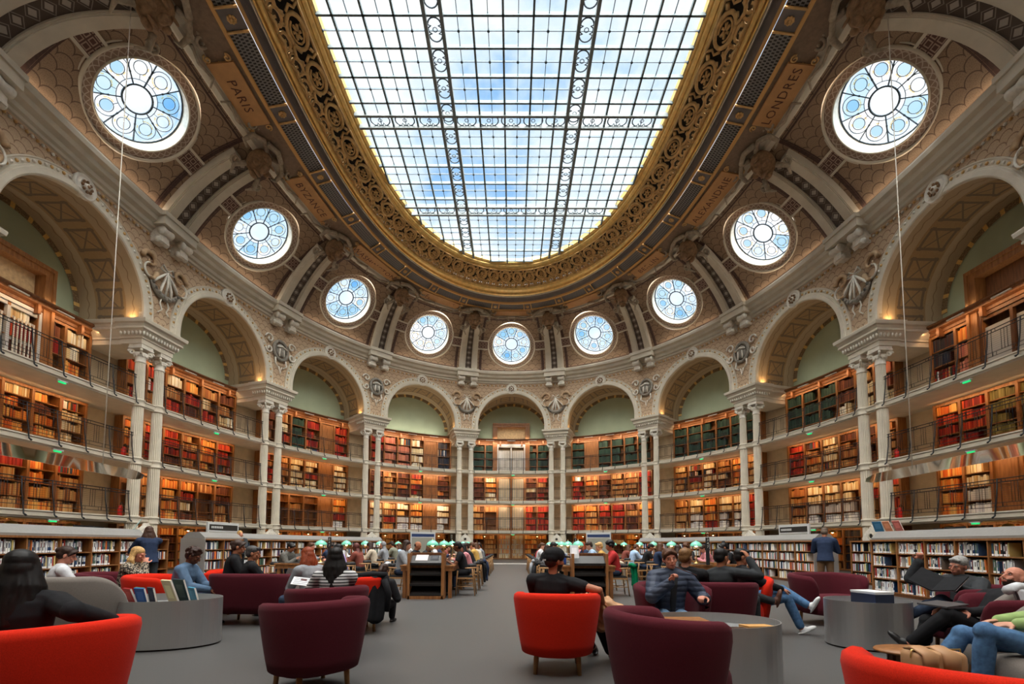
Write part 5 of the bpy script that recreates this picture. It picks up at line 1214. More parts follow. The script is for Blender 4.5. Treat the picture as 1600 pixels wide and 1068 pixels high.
# ------------------------------------------------------------ bag
t = thing('leather_bag', 'tan leather bag with a front flap beside the coffee table', 'bag', (2.86, -11.72, .40))
mb = MB(); mb.add(*sbox(.165, .10, .085, (0, 0, .085)), smooth=True); mb.obj('bag_body', leather).parent = t
mb = MB(); mb.tube([(-.10, -.095, .06), (-.10, -.095, .15), (-.10, 0, .18), (-.10, .08, .16)], [.05, .055, .05, .03], n=10, flat=.3); mb.tube([(.03, -.10, .05), (.03, -.10, .15), (.03, 0, .18), (.03, .08, .16)], [.055, .06, .055, .03], n=10, flat=.3); mb.obj('flap', leather).parent = t
mb = MB(); mb.tube([(-.165, -.02, .12), (-.16, -.02, .165), (.16, -.02, .172), (.168, -.02, .12)], .006, n=6); mb.obj('zip', brass).parent = t
# low stool carrying the bag
t = thing('side_stool', 'low wooden stool under the tan leather bag', 'stool', (2.83, -11.72, 0)); mb = MB(); mb.lathe([(.19, .38), (.19, .42)], 24); mb.obj('stool_top', oak).parent = t
for i in range(3):
    a = i*2.1; mb = MB(); mb.tube([(.13*math.cos(a), .13*math.sin(a), .38), (.16*math.cos(a), .16*math.sin(a), 0)], .014, n=6); mb.obj('leg', oak_d).parent = t
t = thing('side_table', 'low wooden table corner with a white leaflet at the bottom right', 'table', (1.62, -12.62, 0)); mb = MB(); mb.box(-.28, -.02, -.15, .15, .30, .33); mb.obj('table_top', oak).parent = t
for sx in (-.25, -.05):
    for sy in (-.12, .12): mb = MB(); mb.box(sx-.015, sx+.015, sy-.015, sy+.015, 0, .30); mb.obj('leg', oak_d).parent = t
# suspended steel reflectors on long cables
refl = mat('polished_reflector', (.75, .75, .75), .06, 1.0)
for sg, p, q, cab in ((-1, Vector((-10.75, -6.2, 3.25)), Vector((-11.1, -1.0, 3.25)), (-11.0, -2.5)), (1, Vector((10.9, -6.2, 3.30)), Vector((11.3, -.4, 3.30)), (11.1, -2.3))):
    lab = 'long polished steel reflector blade hanging on a cable on the ' + ('left' if sg < 0 else 'right'); t = thing('hanging_reflector', lab, 'reflector', (p+q)/2); c = Vector(t.location)
    d = (q-p).normalized(); nrm = Vector((-d.y, d.x, 0)); mb = MB(); n = 26
    P = []
    for i in range(n+1):
        b = p + (q-p)*i/n; h = .14*math.sin(min(1, (i+.8)/4)*PI/2)*math.sin(min(1, (n+.8-i)/3)*PI/2)
        wv = .020*math.sin(i*.55)
        P.append([tuple(b + nrm*o_ + Vector((0, 0, z))) for z, o_ in ((-h, wv), (h, -wv), (h, -wv+.02), (-h, wv+.02))])
    for j in range(4): mb.add([P[i][q] for i in range(n+1) for q in (j, (j+1) % 4)], [(2*i, 2*i+1, 2*i+3, 2*i+2) for i in range(n)], smooth=True)
    mb.add(P[0], [(0, 3, 2, 1)]); mb.add(P[n], [(0, 1, 2, 3)]); mb.obj('steel_blade', refl, t, c)
    mb = MB(); mb.tube([(cab[0], cab[1], 3.35), (cab[0], cab[1], 16.9)], .012, n=6); mb.obj('cable', stone_w, t, c)
# glazed strip on the floor by the end door
mb = MB(); mb.box(-1.6, 1.6, 13.6, 14.3, 0, .025); tag(mb.obj('door_mat', mat('pale_mat', (.55, .53, .48), .6)), 'pale mat on the floor before the end door', 'mat')
# ------------------------------------------------------------ people
PEND = []     # (object, callback)
SKIN = {'pale': hx(205, 150, 125), 'tan': hx(170, 112, 84), 'brown': hx(110, 68, 48), 'pink': hx(200, 135, 112)}
def skinm(k): return mat('skin_'+k, SKIN[k], .55, var=.06, scale=14, spec=.3)
def cloth(nm, col, var=.12, sc=18, rough=.85): return mat('cloth_'+nm, col, rough, var=var, scale=sc, spec=.2)
def stripes(nm, c1, c2, per=.035, axis=2):
    m = mat('cloth_'+nm, c1, .85); g = G(m); t_ = g.n('ShaderNodeTexCoord'); q = g.n('ShaderNodeSeparateXYZ'); g.t.links.new(t_.outputs['Object'], q.inputs[0])
    g.t.links.new(g.mix(g.m('GREATER_THAN', g.m('FRACT', g.m('DIVIDE', q.outputs[axis], per)), .6), c1, c2), g.b.inputs['Base Color']); return m
def spots(nm, c1, c2, sc=40, th=.5):
    m = mat('cloth_'+nm, c1, .85); g = G(m); t_ = g.n('ShaderNodeTexCoord'); g.t.links.new(g.mix(g.m('GREATER_THAN', g.noise(t_.outputs['Object'], sc, 1), th), c1, c2), g.b.inputs['Base Color']); return m
def V3(*a): return Vector(a)
def loft(mb, rings, n=16):   # rings: (centre, side vector, front vector, half width, half depth)
    vs = []
    for c, sx, fy, a, b in rings:
        for j in range(n):
            q = 2*PI*j/n; vs.append(tuple(c + sx*(a*math.copysign(abs(math.cos(q))**.85, math.cos(q))) + fy*(b*math.copysign(abs(math.sin(q))**.85, math.sin(q)))))
    m = len(rings); mb.add(vs, [(i*n+j, i*n+(j+1) % n, (i+1)*n+(j+1) % n, (i+1)*n+j) for i in range(m-1) for j in range(n)] + [tuple(range(n-1, -1, -1)), tuple((m-1)*n+j for j in range(n))])
def limb(mb, pts, rs, n=10):   # smooth tapered limb with round joints
    P = [Vector(p) for p in pts]; Q, S = [], []
    for i in range(len(P)-1):
        for j in range(4): t = j/4; Q.append(P[i].lerp(P[i+1], t)); S.append(rs[i]+(rs[i+1]-rs[i])*t)
    Q.append(P[-1]); S.append(rs[-1]); mb.tube(Q, S, n=n)
    for p, r in zip(P, rs): mb.ell(p, r, r, r, nu=10, nv=7)
def ik(a, b, l1, l2, hint):
    a, b = Vector(a), Vector(b); d = b-a; L = min(d.length, (l1+l2)*.985); d = d.normalized(); b2 = a + d*L
    x = (l1*l1 - l2*l2 + L*L)/(2*L); h = math.sqrt(max(0, l1*l1-x*x)); hv = Vector(hint); hv = (hv - d*hv.dot(d)); hv = hv.normalized() if hv.length > 1e-5 else V3(0, 0, -1)
    return a + d*x + hv*h, b2
def finish(mb, name, m_, parent, vox, sm=3, cb=None, mats=None):
    o = mb.obj(name, mats or m_, None); o.parent = parent
    if vox:
        r = o.modifiers.new('r', 'REMESH'); r.mode = 'VOXEL'; r.voxel_size = vox; r.use_smooth_shade = True
        s_ = o.modifiers.new('s', 'SMOOTH'); s_.iterations = sm; s_.factor = .5; PEND.append((o, cb, mats or [m_]))
    return o
def flush():
    bpy.context.view_layer.update(); dg = bpy.context.evaluated_depsgraph_get(); new = []
    for o, cb, mats in PEND:
        me = bpy.data.meshes.new_from_object(o.evaluated_get(dg)); new.append(me)
    for (o, cb, mats), me in zip(PEND, new):
        o.modifiers.clear(); old = o.data; o.data = me; me.name = o.name
        if len(me.materials) < len(mats):
            me.materials.clear()
            for m_ in mats: me.materials.append(m_)
        for p in me.polygons: p.use_smooth = True
        if cb: cb(me)
    PEND.clear()
def hand(mb, wrist, fdir, palm_n, side, curl=.5, sc=1.0, fine=True):
    """wrist point, finger direction, palm normal (direction the palm faces), side=+1 thumb towards cross(fdir,palm_n)"""
    f = fdir.normalized(); pn = (palm_n - f*palm_n.dot(f)).normalized(); s = f.cross(pn).normalized()*side
    M = Matrix((s, f, pn)).transposed(); c = wrist + f*.045*sc
    mb.ell(c, .040*sc, .050*sc, .017*sc, M, 10, 7)
    if not fine and False: return
    for i, (off, ln) in enumerate(((.029, .070), (.010, .080), (-.010, .074), (-.028, .058))):
        p0 = wrist + f*.082*sc + s*off*sc; a = 0; L = [p0]
        for seg, q in ((ln*.45, curl*.8), (ln*.32, curl*1.1), (ln*.25, curl*.8)):
            a += q; d = f*math.cos(a) + pn*math.sin(a); L.append(L[-1] + d*seg*sc)
        mb.tube(L, [.0098*sc, .0092*sc, .0085*sc, .0072*sc], n=7); mb.ell(L[-1], .0074*sc, .0074*sc, .0074*sc, nu=7, nv=5); mb.tube([wrist + f*.03*sc + s*off*.7*sc, p0], [.013*sc, .0105*sc], n=6)
    t0 = wrist + f*.02*sc + s*.028*sc; t1 = t0 + (f*.5+s*.75+pn*.35).normalized()*.042*sc; t2 = t1 + (f*.85+s*.25+pn*(.3+curl*.4)).normalized()*.032*sc; t3 = t2 + (f*.9+pn*(.3+curl*.5)).normalized()*.022*sc
    mb.tube([t0, t1, t2, t3], [.015*sc, .0125*sc, .011*sc, .0085*sc], n=7); mb.ell(t3, .0085*sc, .0085*sc, .0085*sc, nu=7, nv=5)
def footax(k, f):
    d = (f-k).normalized(); fw = V3(d.x*-.3, 1, 0) if abs(d.z) > .75 else V3(d.x*.3, d.y*.25, .9 if d.z > -.5 else .3)
    fw = (fw - d*fw.dot(d)).normalized(); up = -d; si = fw.cross(up).normalized(); return fw, up, si, Matrix((si, fw, up)).transposed()
def person(lab, x, y, face, z0=0.0, sc=1.0, skin='pale', sit=True, seat=.46, lean=(0, 0), head=(0, 0, 0), hairc=hx(40, 28, 22), hair='short', top=('sweater', None), bottom=None,
           knees=None, feet=None, hands=None, elbows=None, hdir=None, curl=(.5, .5), vox=.011, shoe=hx(30, 28, 28), sleeve='long', build=1.0, beard=False, bare=0, cap=None, neckr=.052):
    """face: direction in degrees, 0 = away from camera, 90 = towards the right of the picture, 180 = towards the camera"""
    t = thing('person', lab, 'person', (x, y, z0), -R(face)); t.scale = (sc,)*3; sk = skinm(skin); hz0 = seat+.09 if sit else .93
    fx = lambda p: Vector(p)
    pel = V3(0, 0, hz0); ld = V3(math.tan(R(lean[1])), math.tan(R(lean[0])), 1).normalized(); TL = .475
    nb = pel + ld*TL; sx = (V3(1, 0, 0) - ld*ld.x).normalized(); fy = ld.cross(sx)
    if fy.y < 0: fy = -fy
    Rt = Euler((R(head[1]), 0, R(-head[0])), 'XYZ').to_matrix()    # head: yaw to its right, pitch up positive, roll
    Rr = Matrix.Rotation(R(head[2]), 3, 'Y'); HM = Rr @ Rt
    base = nb + ld*.03; hc = base + (ld*.5 + V3(0, 0, .5)).normalized()*.05 + HM @ V3(0, .018, .085)
    H = lambda a, b, c: hc + HM @ V3(a, b, c)
    sh = {s: nb - ld*.055 + sx*s*.185*build for s in (-1, 1)}; hip = {s: pel + V3(s*.085, 0, -.01) for s in (-1, 1)}
    if knees is None: knees = {s: V3(s*.13, .46, seat+.07) for s in (-1, 1)} if sit else {s: V3(s*.10, .02, .50) for s in (-1, 1)}
    if feet is None: feet = {s: V3(s*.13, .44, .08) for s in (-1, 1)} if sit else {s: V3(s*.11, -.03, .08) for s in (-1, 1)}
    if hands is None: hands = {s: V3(s*.12, .42, hz0+.17) for s in (-1, 1)}
    hint = elbows or {s: V3(s*.6, -.25, -1) for s in (-1, 1)}
    el, wr = {}, {}
    for s in (-1, 1): el[s], wr[s] = ik(sh[s], hands[s], .29, .26, hint[s])
    fd = hdir or {}
    # body ------------------------------------------------
    fine = vox <= .0125
    mb = MB()
    loft(mb, [(pel + V3(0, 0, -.06), sx, fy, .12, .09), (pel + ld*.08, sx, fy, .125*build, .09), (pel + ld*.22, sx, fy, .115*build, .085), (pel + ld*.36, sx, fy, .14*build, .10), (pel + ld*.45, sx, fy, .15*build, .085), (nb, sx, fy, .06, .055)])
    limb(mb, [nb - ld*.03, base, H(0, -.02, -.05)], [neckr+.012, neckr, neckr-.002])
    mb.ell(H(0, -.012, .025), .074, .094, .092, HM); mb.ell(H(0, .022, -.040), .056, .066, .072, HM); mb.ell(H(0, .060, -.080), .026, .024, .022, HM)
    mb.tube([H(0, .083, .018), H(0, .099, -.004), H(0, .109, -.022)], [.008, .010, .013], n=8); mb.ell(H(0, .104, -.026), .017, .010, .009, HM, 8, 6)
    for s in (-1, 1):
        mb.ell(H(s*.030, .076, .030), .024, .012, .008, HM, 8, 6); mb.ell(H(s*.040, .062, -.018), .022, .018, .018, HM, 8, 6)
        mb.ell(H(s*.076, -.012, -.008), .010, .018, .032, HM, 8, 6)
        limb(mb, [sh[s], el[s], wr[s]], [.050*build, .038, .026]); d = (wr[s]-el[s]).normalized()
        f_, pn = (fd[s] if s in fd else (d, V3(-s*.3, 0, -1))); hand(mb, wr[s], Vector(f_), Vector(pn), -s if Vector(pn).z <= 0 else s, curl[0 if s < 0 else 1])
        limb(mb, [hip[s], knees[s], feet[s]+V3(0, 0, .0)], [.085, .055, .040])
        fw, up, si, Mx = footax(knees[s], feet[s]); mb.ell(feet[s] + fw*.06 - up*.045, .034, .10, .026, Mx, 10, 7)
    mb.ell(H(0, .089, -.052), .024, .010, .007, HM, 8, 6); mb.ell(H(0, .087, -.062), .020, .010, .007, HM, 8, 6)
    lip = mat('lip_'+skin, tuple(c*f for c, f in zip(SKIN[skin], (.78, .5, .5))), .5); hm = mat('hair_%d_%d_%d' % tuple(int(c*255) for c in hairc), hairc, .55, var=.35, scale=60, spec=.35)
    HMi = HM.inverted(); hcc = hc.copy(); brd = beard
    def cb(me):
        for p in me.polygons:
            q = HMi @ (p.center - hcc)
            if q.length > .14 or q.y < .03: 
                if not (brd and q.length < .14 and q.z < -.035 and q.y > .0): continue
            if abs(q.z+.057) < .009 and abs(q.x) < .024 and q.y > .075: p.material_index = 1
            elif brd and q.z < -.036 and not (abs(q.z+.057) < .010 and abs(q.x) < .02): p.material_index = 2
    finish(mb, 'body', sk, t, min(vox, .0075) if fine else vox, 2, cb if fine else None, [sk, lip, hm])
    # eyes
    if fine:
        for s in (-1, 1):
            mb = MB(); mb.ell(H(s*.031, .0775, .014), .0125, .007, .0042, HM, 10, 7); e_ = mb.obj('eye', mat('eye_white', (.6, .56, .52), .3), None); e_.parent = t
            mb = MB(); mb.tube([H(s*.014, .0905, .032), H(s*.030, .090, .038), H(s*.047, .079, .033)], [.0028, .0034, .0016], n=5); mb.obj('eyebrow', hm, None).parent = t
            mb = MB(); mb.tube([H(s*.018, .086, .0175), H(s*.031, .0865, .021), H(s*.045, .077, .0165)], [.0012, .0020, .0012], n=5); mb.obj('eyelid', hm, None).parent = t
            mb = MB(); mb.ell(H(s*.031, .0835, .0135), .0050, .0020, .0042, HM, 8, 5); i_ = mb.obj('iris', mat('iris_dark', (.03, .02, .015), .2), None); i_.parent = e_
    # hair ------------------------------------------------
    if hair != 'none':
        mb = MB(); rr = random.Random(int(abs(x*1000))+int(abs(y*77)))
        if hair in ('short', 'bald', 'tied', 'long', 'bun', 'curly', 'afro', 'wavy', 'pony'):
            if hair == 'bald': mb.ell(H(0, -.045, -.0), .076, .068, .055, HM)
            else: mb.ell(H(0, -.025, .052), .085, .101, .082, HM); mb.ell(H(0, -.055, .0), .080, .065, .075, HM)
        if hair == 'short':
            mb.tube([H(-.055, .055, .085), H(0, .070, .10), H(.055, .05, .085)], [.02, .026, .02], n=7)
        if hair in ('tied', 'bun', 'pony'): mb.ell(H(0, -.115, .04), .042, .036, .042, HM)
        if hair in ('tied', 'bun', 'pony'): mb.tube([H(-.078, .02, .0), H(-.062, .055, .065), H(0, .072, .098), H(.062, .055, .065), H(.078, .02, .0)], [.012, .02, .022, .02, .012], n=7)
        if hair == 'bun': mb.ell(H(0, -.07, .135), .045, .045, .035, HM)
        if hair == 'pony': limb(mb, [H(0, -.12, .05), H(0, -.16, -.05), H(0, -.13, -.20)], [.03, .035, .015])
        if hair in ('long', 'wavy'):
            nS = 26 if vox < .02 else 12; lng = .34 if hair == 'long' else .27
            for i in range(nS):
                a = PI*(.02 + .96*i/(nS-1)); r0 = .078; px_, py_ = math.cos(a)*r0, -math.sin(a)*r0*.9 - .005; wv = .02 if hair == 'wavy' else .008
                L = [H(px_*.9, py_*.9, .05), H(px_*1.12, py_*1.12, -.03)]
                for q in range(1, 5): L.append(L[1] + V3(px_*.25*math.sin(q) + wv*rr.uniform(-1, 1), py_*.1 + wv*rr.uniform(-1, 1), -lng*q/4) + (HM @ V3(px_*.15, -.012*q if py_ < -.03 else .004, 0)))
                mb.tube(L, [.020, .024, .024, .022, .018, .009], n=6)
        if hair in ('curly', 'afro'):
            for i in range(70): 
                a = rr.uniform(0, 2*PI); b_ = rr.uniform(-.35, 1); q = V3(math.cos(a)*math.cos(b_*PI/2), math.sin(a)*math.cos(b_*PI/2), math.sin(b_*PI/2))
                if q.y > .45 and q.z < .55: continue
                mb.ell(H(q.x*.095, -.02+q.y*.105, .045+q.z*.09), .024, .024, .024, None, 7, 5)
        if hair == 'hijab':
            mb.ell(H(0, -.048, .035), .094, .098, .106, HM); mb.ell(H(0, -.045, -.10), .08, .075, .085, HM); loft(mb, [(H(0, -.04, -.13), sx, fy, .085, .08), (nb - ld*.06, sx, fy, .17, .115)])
            # leave the face free: shift the shell back
        finish(mb, 'hair' if hair != 'hijab' else 'headscarf', hm, t, .0085 if fine else .014, 1 if hair in ('curly', 'afro', 'wavy', 'long') else 3)
    if cap:
        mb = MB(); mb.ell(H(0, -.012, .062), .100, .118, .088, HM); mb.ell(H(0, .125, .052), .070, .070, .010, HM, 14, 6); mb.ell(H(0, -.05, .03), .094, .082, .07, HM); finish(mb, 'cap', cap, t, .008, 2)
        mb = MB(); mb.box(-.03, .03, -.002, .002, -.008, .008); mb.v = [tuple(H(v[0], -.134, .005+v[2])) for v in mb.v]; mb.obj('cap_strap', white_p, None).parent = t
    # top --------------------------------------------------
    kind, tm = top; g_ = {'tshirt': .016, 'sweater': .024, 'jacket': .034, 'puffer': .042, 'coat': .034}[kind]; mb = MB()
    loft(mb, [(pel + ld*(-.02 if sit else -.10), sx, fy, (.150 if sit else .172)*build+g_*.4, (.115 if sit else .145)+g_*.4), (pel + ld*.10, sx, fy, .142*build+g_*.6, .108+g_*.5), (pel + ld*.24, sx, fy, .135*build+g_, .10+g_), (pel + ld*.36, sx, fy, .155*build+g_, .108+g_), (pel + ld*.445, sx, fy, .165*build+g_*.6, .090+g_*.6), (nb + ld*.012, sx, fy, .072+g_*.3, .066+g_*.3)])
    mb.tube([sh[-1]+ld*.0, nb - ld*.01, sh[1]+ld*.0], [.052+g_, .062+g_*.6, .052+g_], n=10)
    for s in (-1, 1):
        w2 = wr[s] + (el[s]-wr[s]).normalized()*.02
        if kind == 'tshirt': m_ = sh[s].lerp(el[s], .42); limb(mb, [sh[s], m_], [.056*build+g_, .050+g_])
        else: limb(mb, [sh[s], el[s], w2], [.052*build+g_, .042+g_, .030+g_*.7])
    if kind == 'quilt':
        for s in (-1, 1):
            for i in range(1, 9):
                for a, b, r in ((sh[s], el[s], .040+g_), (el[s], w2 if s > 0 else wr[s], .036+g_)):
                    q = a.lerp(b, i/9); d = (b-a).normalized(); Mx = d.to_track_quat('Z', 'Y').to_matrix(); mb.ell(q, r+.020, r+.020, .012, Mx, 12, 6)
    n_ = {'puffer': 'padded_jacket', 'jacket': 'jacket', 'coat': 'coat', 'sweater': 'sweater', 'tshirt': 'tshirt'}[kind]
    finish(mb, n_, tm, t, vox*1.1, 2 if kind != 'puffer' else 1)
    if kind in ('jacket', 'puffer') and bare != 9:      # opening with the shirt under it
        mb = MB(); P = [(pel + ld*.06, .030, .112), (pel + ld*.24, .045, .100), (pel + ld*.36, .06, .106), (pel + ld*.445, .06, .088), (nb-ld*.0, .045, .070)]
        loft(mb, [(p + fy*(q_+g_*(.9 if i_ < 3 else .6)-.012), sx, fy, w_, .018) for i_, (p, w_, q_) in enumerate(P)], 10); finish(mb, 'shirt_front', mat('cloth_black_tee', (.012, .012, .014), .8), t, vox, 2)
    # bottom -----------------------------------------------
    if bottom is not None:
        mb = MB(); mb.ell(pel + V3(0, -.01, -.01 if sit else .0), .165 if sit else .15, .125 if sit else .10, .11 if sit else .15, nu=16, nv=10)
        for s in (-1, 1):
            if bare == 1: limb(mb, [hip[s], hip[s].lerp(knees[s], .65)], [.095, .085])
            else: limb(mb, [hip[s], knees[s], knees[s].lerp(feet[s], .92)], [.098, .072, .056])
        finish(mb, 'trousers' if bare != 1 else 'shorts', bottom, t, vox*1.1, 2)
    sm_ = mat('shoe_%d_%d_%d' % tuple(int(c*255) for c in shoe), shoe, .5)
    for s in (-1, 1):
        k, f = knees[s], feet[s]; d = (f-k).normalized(); fw, up, si, Mx = footax(k, f)
        mb = MB(); mb.ell(f + fw*.02 + d*.028, .040, .060, .045, Mx, 12, 8); mb.ell(f + fw*.105 + d*.045, .044, .090, .032, Mx, 12, 8); mb.ell(f + fw*.05 + d*.062, .044, .135, .016, Mx, 12, 6); finish(mb, 'shoe', sm_, t, .010 if fine else .016, 2)
    return t
black = cloth('black', (.012, .012, .014)); navy = cloth('navy', (.022, .035, .075)); denim = cloth('denim', (.075, .16, .30), .25, 30); ddenim = cloth('dark_denim', (.03, .045, .08), .2, 30); charc = cloth('charcoal', (.035, .038, .042))
whitec = cloth('white', (.62, .63, .66)); greyc = cloth('grey', (.26, .27, .29)); lilac = cloth('lilac', (.42, .33, .62)); rust = cloth('rust', (.20, .055, .04)); olivec = cloth('olive', (.20, .20, .15)); redc = cloth('red_vest', (.42, .03, .03)); must = cloth('mustard', (.50, .30, .08)); pinkc = cloth('pink', (.55, .22, .24)); greenc = cloth('emerald', (.0, .22, .09)); beige = cloth('beige', (.52, .44, .34)); ltblue = cloth('light_blue', (.35, .48, .66)); khaki = cloth('brown_chino', (.17, .095, .05)); tweed = spots('tweed', (.06, .06, .055), (.16, .15, .13), 90)
stripe = stripes('breton', (.55, .55, .55), (.03, .03, .035)); pattern = spots('patterned_fur', (.40, .33, .24), (.03, .025, .02), 45, .48)
def puffer_mat(nm, col):
    m = mat('cloth_'+nm, col, .6, spec=.25); g = G(m); t_ = g.n('ShaderNodeTexCoord'); q = g.n('ShaderNodeSeparateXYZ'); g.t.links.new(t_.outputs['Object'], q.inputs[0])
    h = g.m('ABSOLUTE', g.m('SINE', g.m('ADD', g.m('MULTIPLY', q.outputs[2], 52.0), g.m('MULTIPLY', g.noise(t_.outputs['Object'], 9, 2), 1.6))))
    bp = g.n('ShaderNodeBump'); bp.inputs['Strength'].default_value = .35; bp.inputs['Distance'].default_value = .02; g.t.links.new(h, bp.inputs['Height']); g.t.links.new(bp.outputs[0], g.b.inputs['Normal']); return m
BLK = hx(22, 18, 18); DBR = hx(52, 34, 26); BRN = hx(84, 54, 36); BLD = hx(190, 150, 95); GRY = hx(150, 148, 145); AUB = hx(130, 60, 32)
# --- man in the black cap, red armchair
person('person in a black cap and T-shirt lounging in a red armchair, arm over its side', .50, -9.98, 18, skin='tan', sit=True, seat=.35, lean=(-6, 4), head=(42, -4, 0), hair='short', hairc=DBR, top=('tshirt', black), bottom=black, cap=black, beard=True,
  hands={-1: V3(-.12, .36, 0.59), 1: V3(.52, .10, 0.65)}, elbows={-1: V3(-.5, -.4, -1), 1: V3(.5, -1, .5)}, knees={-1: V3(.12, .50, .44), 1: V3(.42, .40, .46)}, feet={-1: V3(.34, .60, .08), 1: V3(.56, .42, .08)}, build=1.12, vox=.009)
# --- long haired person, left foreground
person('long black-haired person in a black sweatshirt, back turned, in the left foreground', -3.05, -11.82, -25, skin='pink', seat=.35, lean=(-5, 0), head=(-5, -14, 0), hair='long', hairc=BLK, top=('sweater', black), bottom=black,
  hands={-1: V3(-.15, .40, 0.63), 1: V3(.50, -.08, 0.73)}, elbows={-1: V3(-.5, -.4, -1), 1: V3(.6, -.4, -.2)}, vox=.010, curl=(.4, .7), build=1.05)
# --- woman in padded jacket
person('seated woman in a navy padded jacket and jeans, hands raised, head tilted', 1.93, -9.38, 183, skin='pink', seat=.35, lean=(3, -2), head=(4, -4, 7), hair='tied', hairc=BRN, top=('puffer', puffer_mat('slate_blue', (.040, .052, .085))), bottom=cloth('pale_denim', (.16, .27, .42), .2, 30),
  hands={-1: V3(-.30, .30, 0.67), 1: V3(.06, .30, 0.83)}, elbows={-1: V3(-.7, -.4, -.8), 1: V3(.8, 0, -.9)}, hdir={1: (V3(-.25, .2, .9), V3(-.5, .8, 0)), -1: (V3(.6, .7, .1), V3(.1, 0, -1))}, curl=(.9, 1.0), vox=.0085, shoe=hx(200, 200, 200))
# --- grey haired man reading on the right
person('grey-haired man in a dark jacket and blue shirt reading a large book, one fist raised', 5.60, -9.05, 242, skin='pink', seat=.28, lean=(-14, 0), head=(12, -14, -10), hair='short', hairc=GRY, top=('jacket', charc), bottom=ddenim,
  hands={-1: V3(-.12, .36, 0.75), 1: V3(.30, .12, 1.05)}, elbows={-1: V3(-.8, -.2, -.8), 1: V3(.9, .5, -.6)}, hdir={1: (V3(-.1, 0, 1), V3(-.4, .8, 0))}, curl=(.7, 1.3), knees={-1: V3(-.02, .46, .60), 1: V3(.12, .44, .52)}, feet={-1: V3(.26, .62, .38), 1: V3(.12, .52, .08)}, vox=.010, build=1.1)
# --- bearded man leaning back
person('bearded man in black leaning his head back, laptop on his crossed legs', 4.80, -10.15, 268, skin='pink', seat=.30, lean=(-38, 0), head=(0, 20, 0), hair='bald', hairc=DBR, beard=True, top=('sweater', black), bottom=black,
  hands={-1: V3(-.1, .40, 0.57), 1: V3(.12, .40, 0.57)}, knees={-1: V3(-.10, .46, .58), 1: V3(.12, .46, .48)}, feet={-1: V3(.12, .66, .26), 1: V3(.14, .56, .08)}, vox=.010)
# --- jeans legs in the grey chair
person('person in blue jeans slumped in the nearest grey armchair, mostly outside the picture', 4.12, -11.42, 286, skin='pale', seat=.35, lean=(-24, 0), head=(0, -10, 0), hair='short', hairc=BRN, top=('sweater', cloth('lime', (.30, .42, .16))), bottom=denim,
  hands={-1: V3(-.05, .34, 0.67), 1: V3(.12, .34, 0.67)}, knees={-1: V3(-.10, .54, .62), 1: V3(.12, .56, .56)}, feet={-1: V3(-.04, .56, .10), 1: V3(.18, .80, .12)}, vox=.010)
# --- pair on the burgundy sofa
person('fair-haired person in a black hoodie on the burgundy sofa, seen from behind', 2.42, -8.62, 25, skin='pale', seat=.35, lean=(-8, 0), head=(25, -4, 0), hair='short', hairc=hx(120, 86, 52), top=('sweater', black), bottom=black, vox=.010, build=1.1)
person('dark-haired person in black beside the fair one, head resting on a hand, legs crossed', 2.98, -8.60, 55, skin='tan', seat=.35, lean=(-6, -6), head=(10, -6, 0), hair='short', hairc=BLK, top=('sweater', charc), bottom=charc,
  hands={-1: V3(-.1, .36, 0.59), 1: V3(.20, .18, 1.07)}, elbows={-1: V3(-.5, -.4, -1), 1: V3(.8, .5, -.6)}, knees={-1: V3(-.05, .46, .58), 1: V3(.12, .46, .50)}, feet={-1: V3(.22, .78, .46), 1: V3(.12, .50, .08)}, shoe=hx(88, 56, 44), vox=.010)
person('reader in crossed blue jeans and white trainers in the red armchair behind the sofa', 3.55, -8.05, 100, skin='tan', seat=.35, lean=(-12, 0), head=(0, -8, 0), hair='short', hairc=BLK, top=('sweater', black), bottom=denim,
  knees={-1: V3(-.05, .46, .60), 1: V3(.12, .46, .50)}, feet={-1: V3(.16, .72, .40), 1: V3(.14, .62, .09)}, shoe=hx(225, 225, 225), vox=.011)
# --- striped reader, auburn reader
person('long black-haired reader in a striped top holding an open magazine', -1.98, -9.35, -8, skin='pale', seat=.35, lean=(-4, 0), head=(-18, -12, 0), hair='long', hairc=BLK, top=('sweater', stripe), bottom=denim,
  hands={-1: V3(-.34, .34, 0.67), 1: V3(-.05, .40, 0.63)}, vox=.010)
person('auburn-haired person looking down at a phone beyond the striped reader', -2.80, -8.1, -60, skin='pink', seat=.35, lean=(8, 0), head=(0, -25, 0), hair='long', hairc=AUB, top=('sweater', greyc), bottom=ddenim, vox=.011,
  hands={-1: V3(-.05, .34, 0.77), 1: V3(.06, .34, 0.77)}, curl=(.8, .8))
person('person with tied dark hair bent low in the red armchair under the black coat', -1.98, -7.75, 5, skin='brown', seat=.25, lean=(34, 0), head=(0, -25, 0), hair='pony', hairc=DBR, top=('sweater', black), bottom=black, vox=.012, sc=.92)
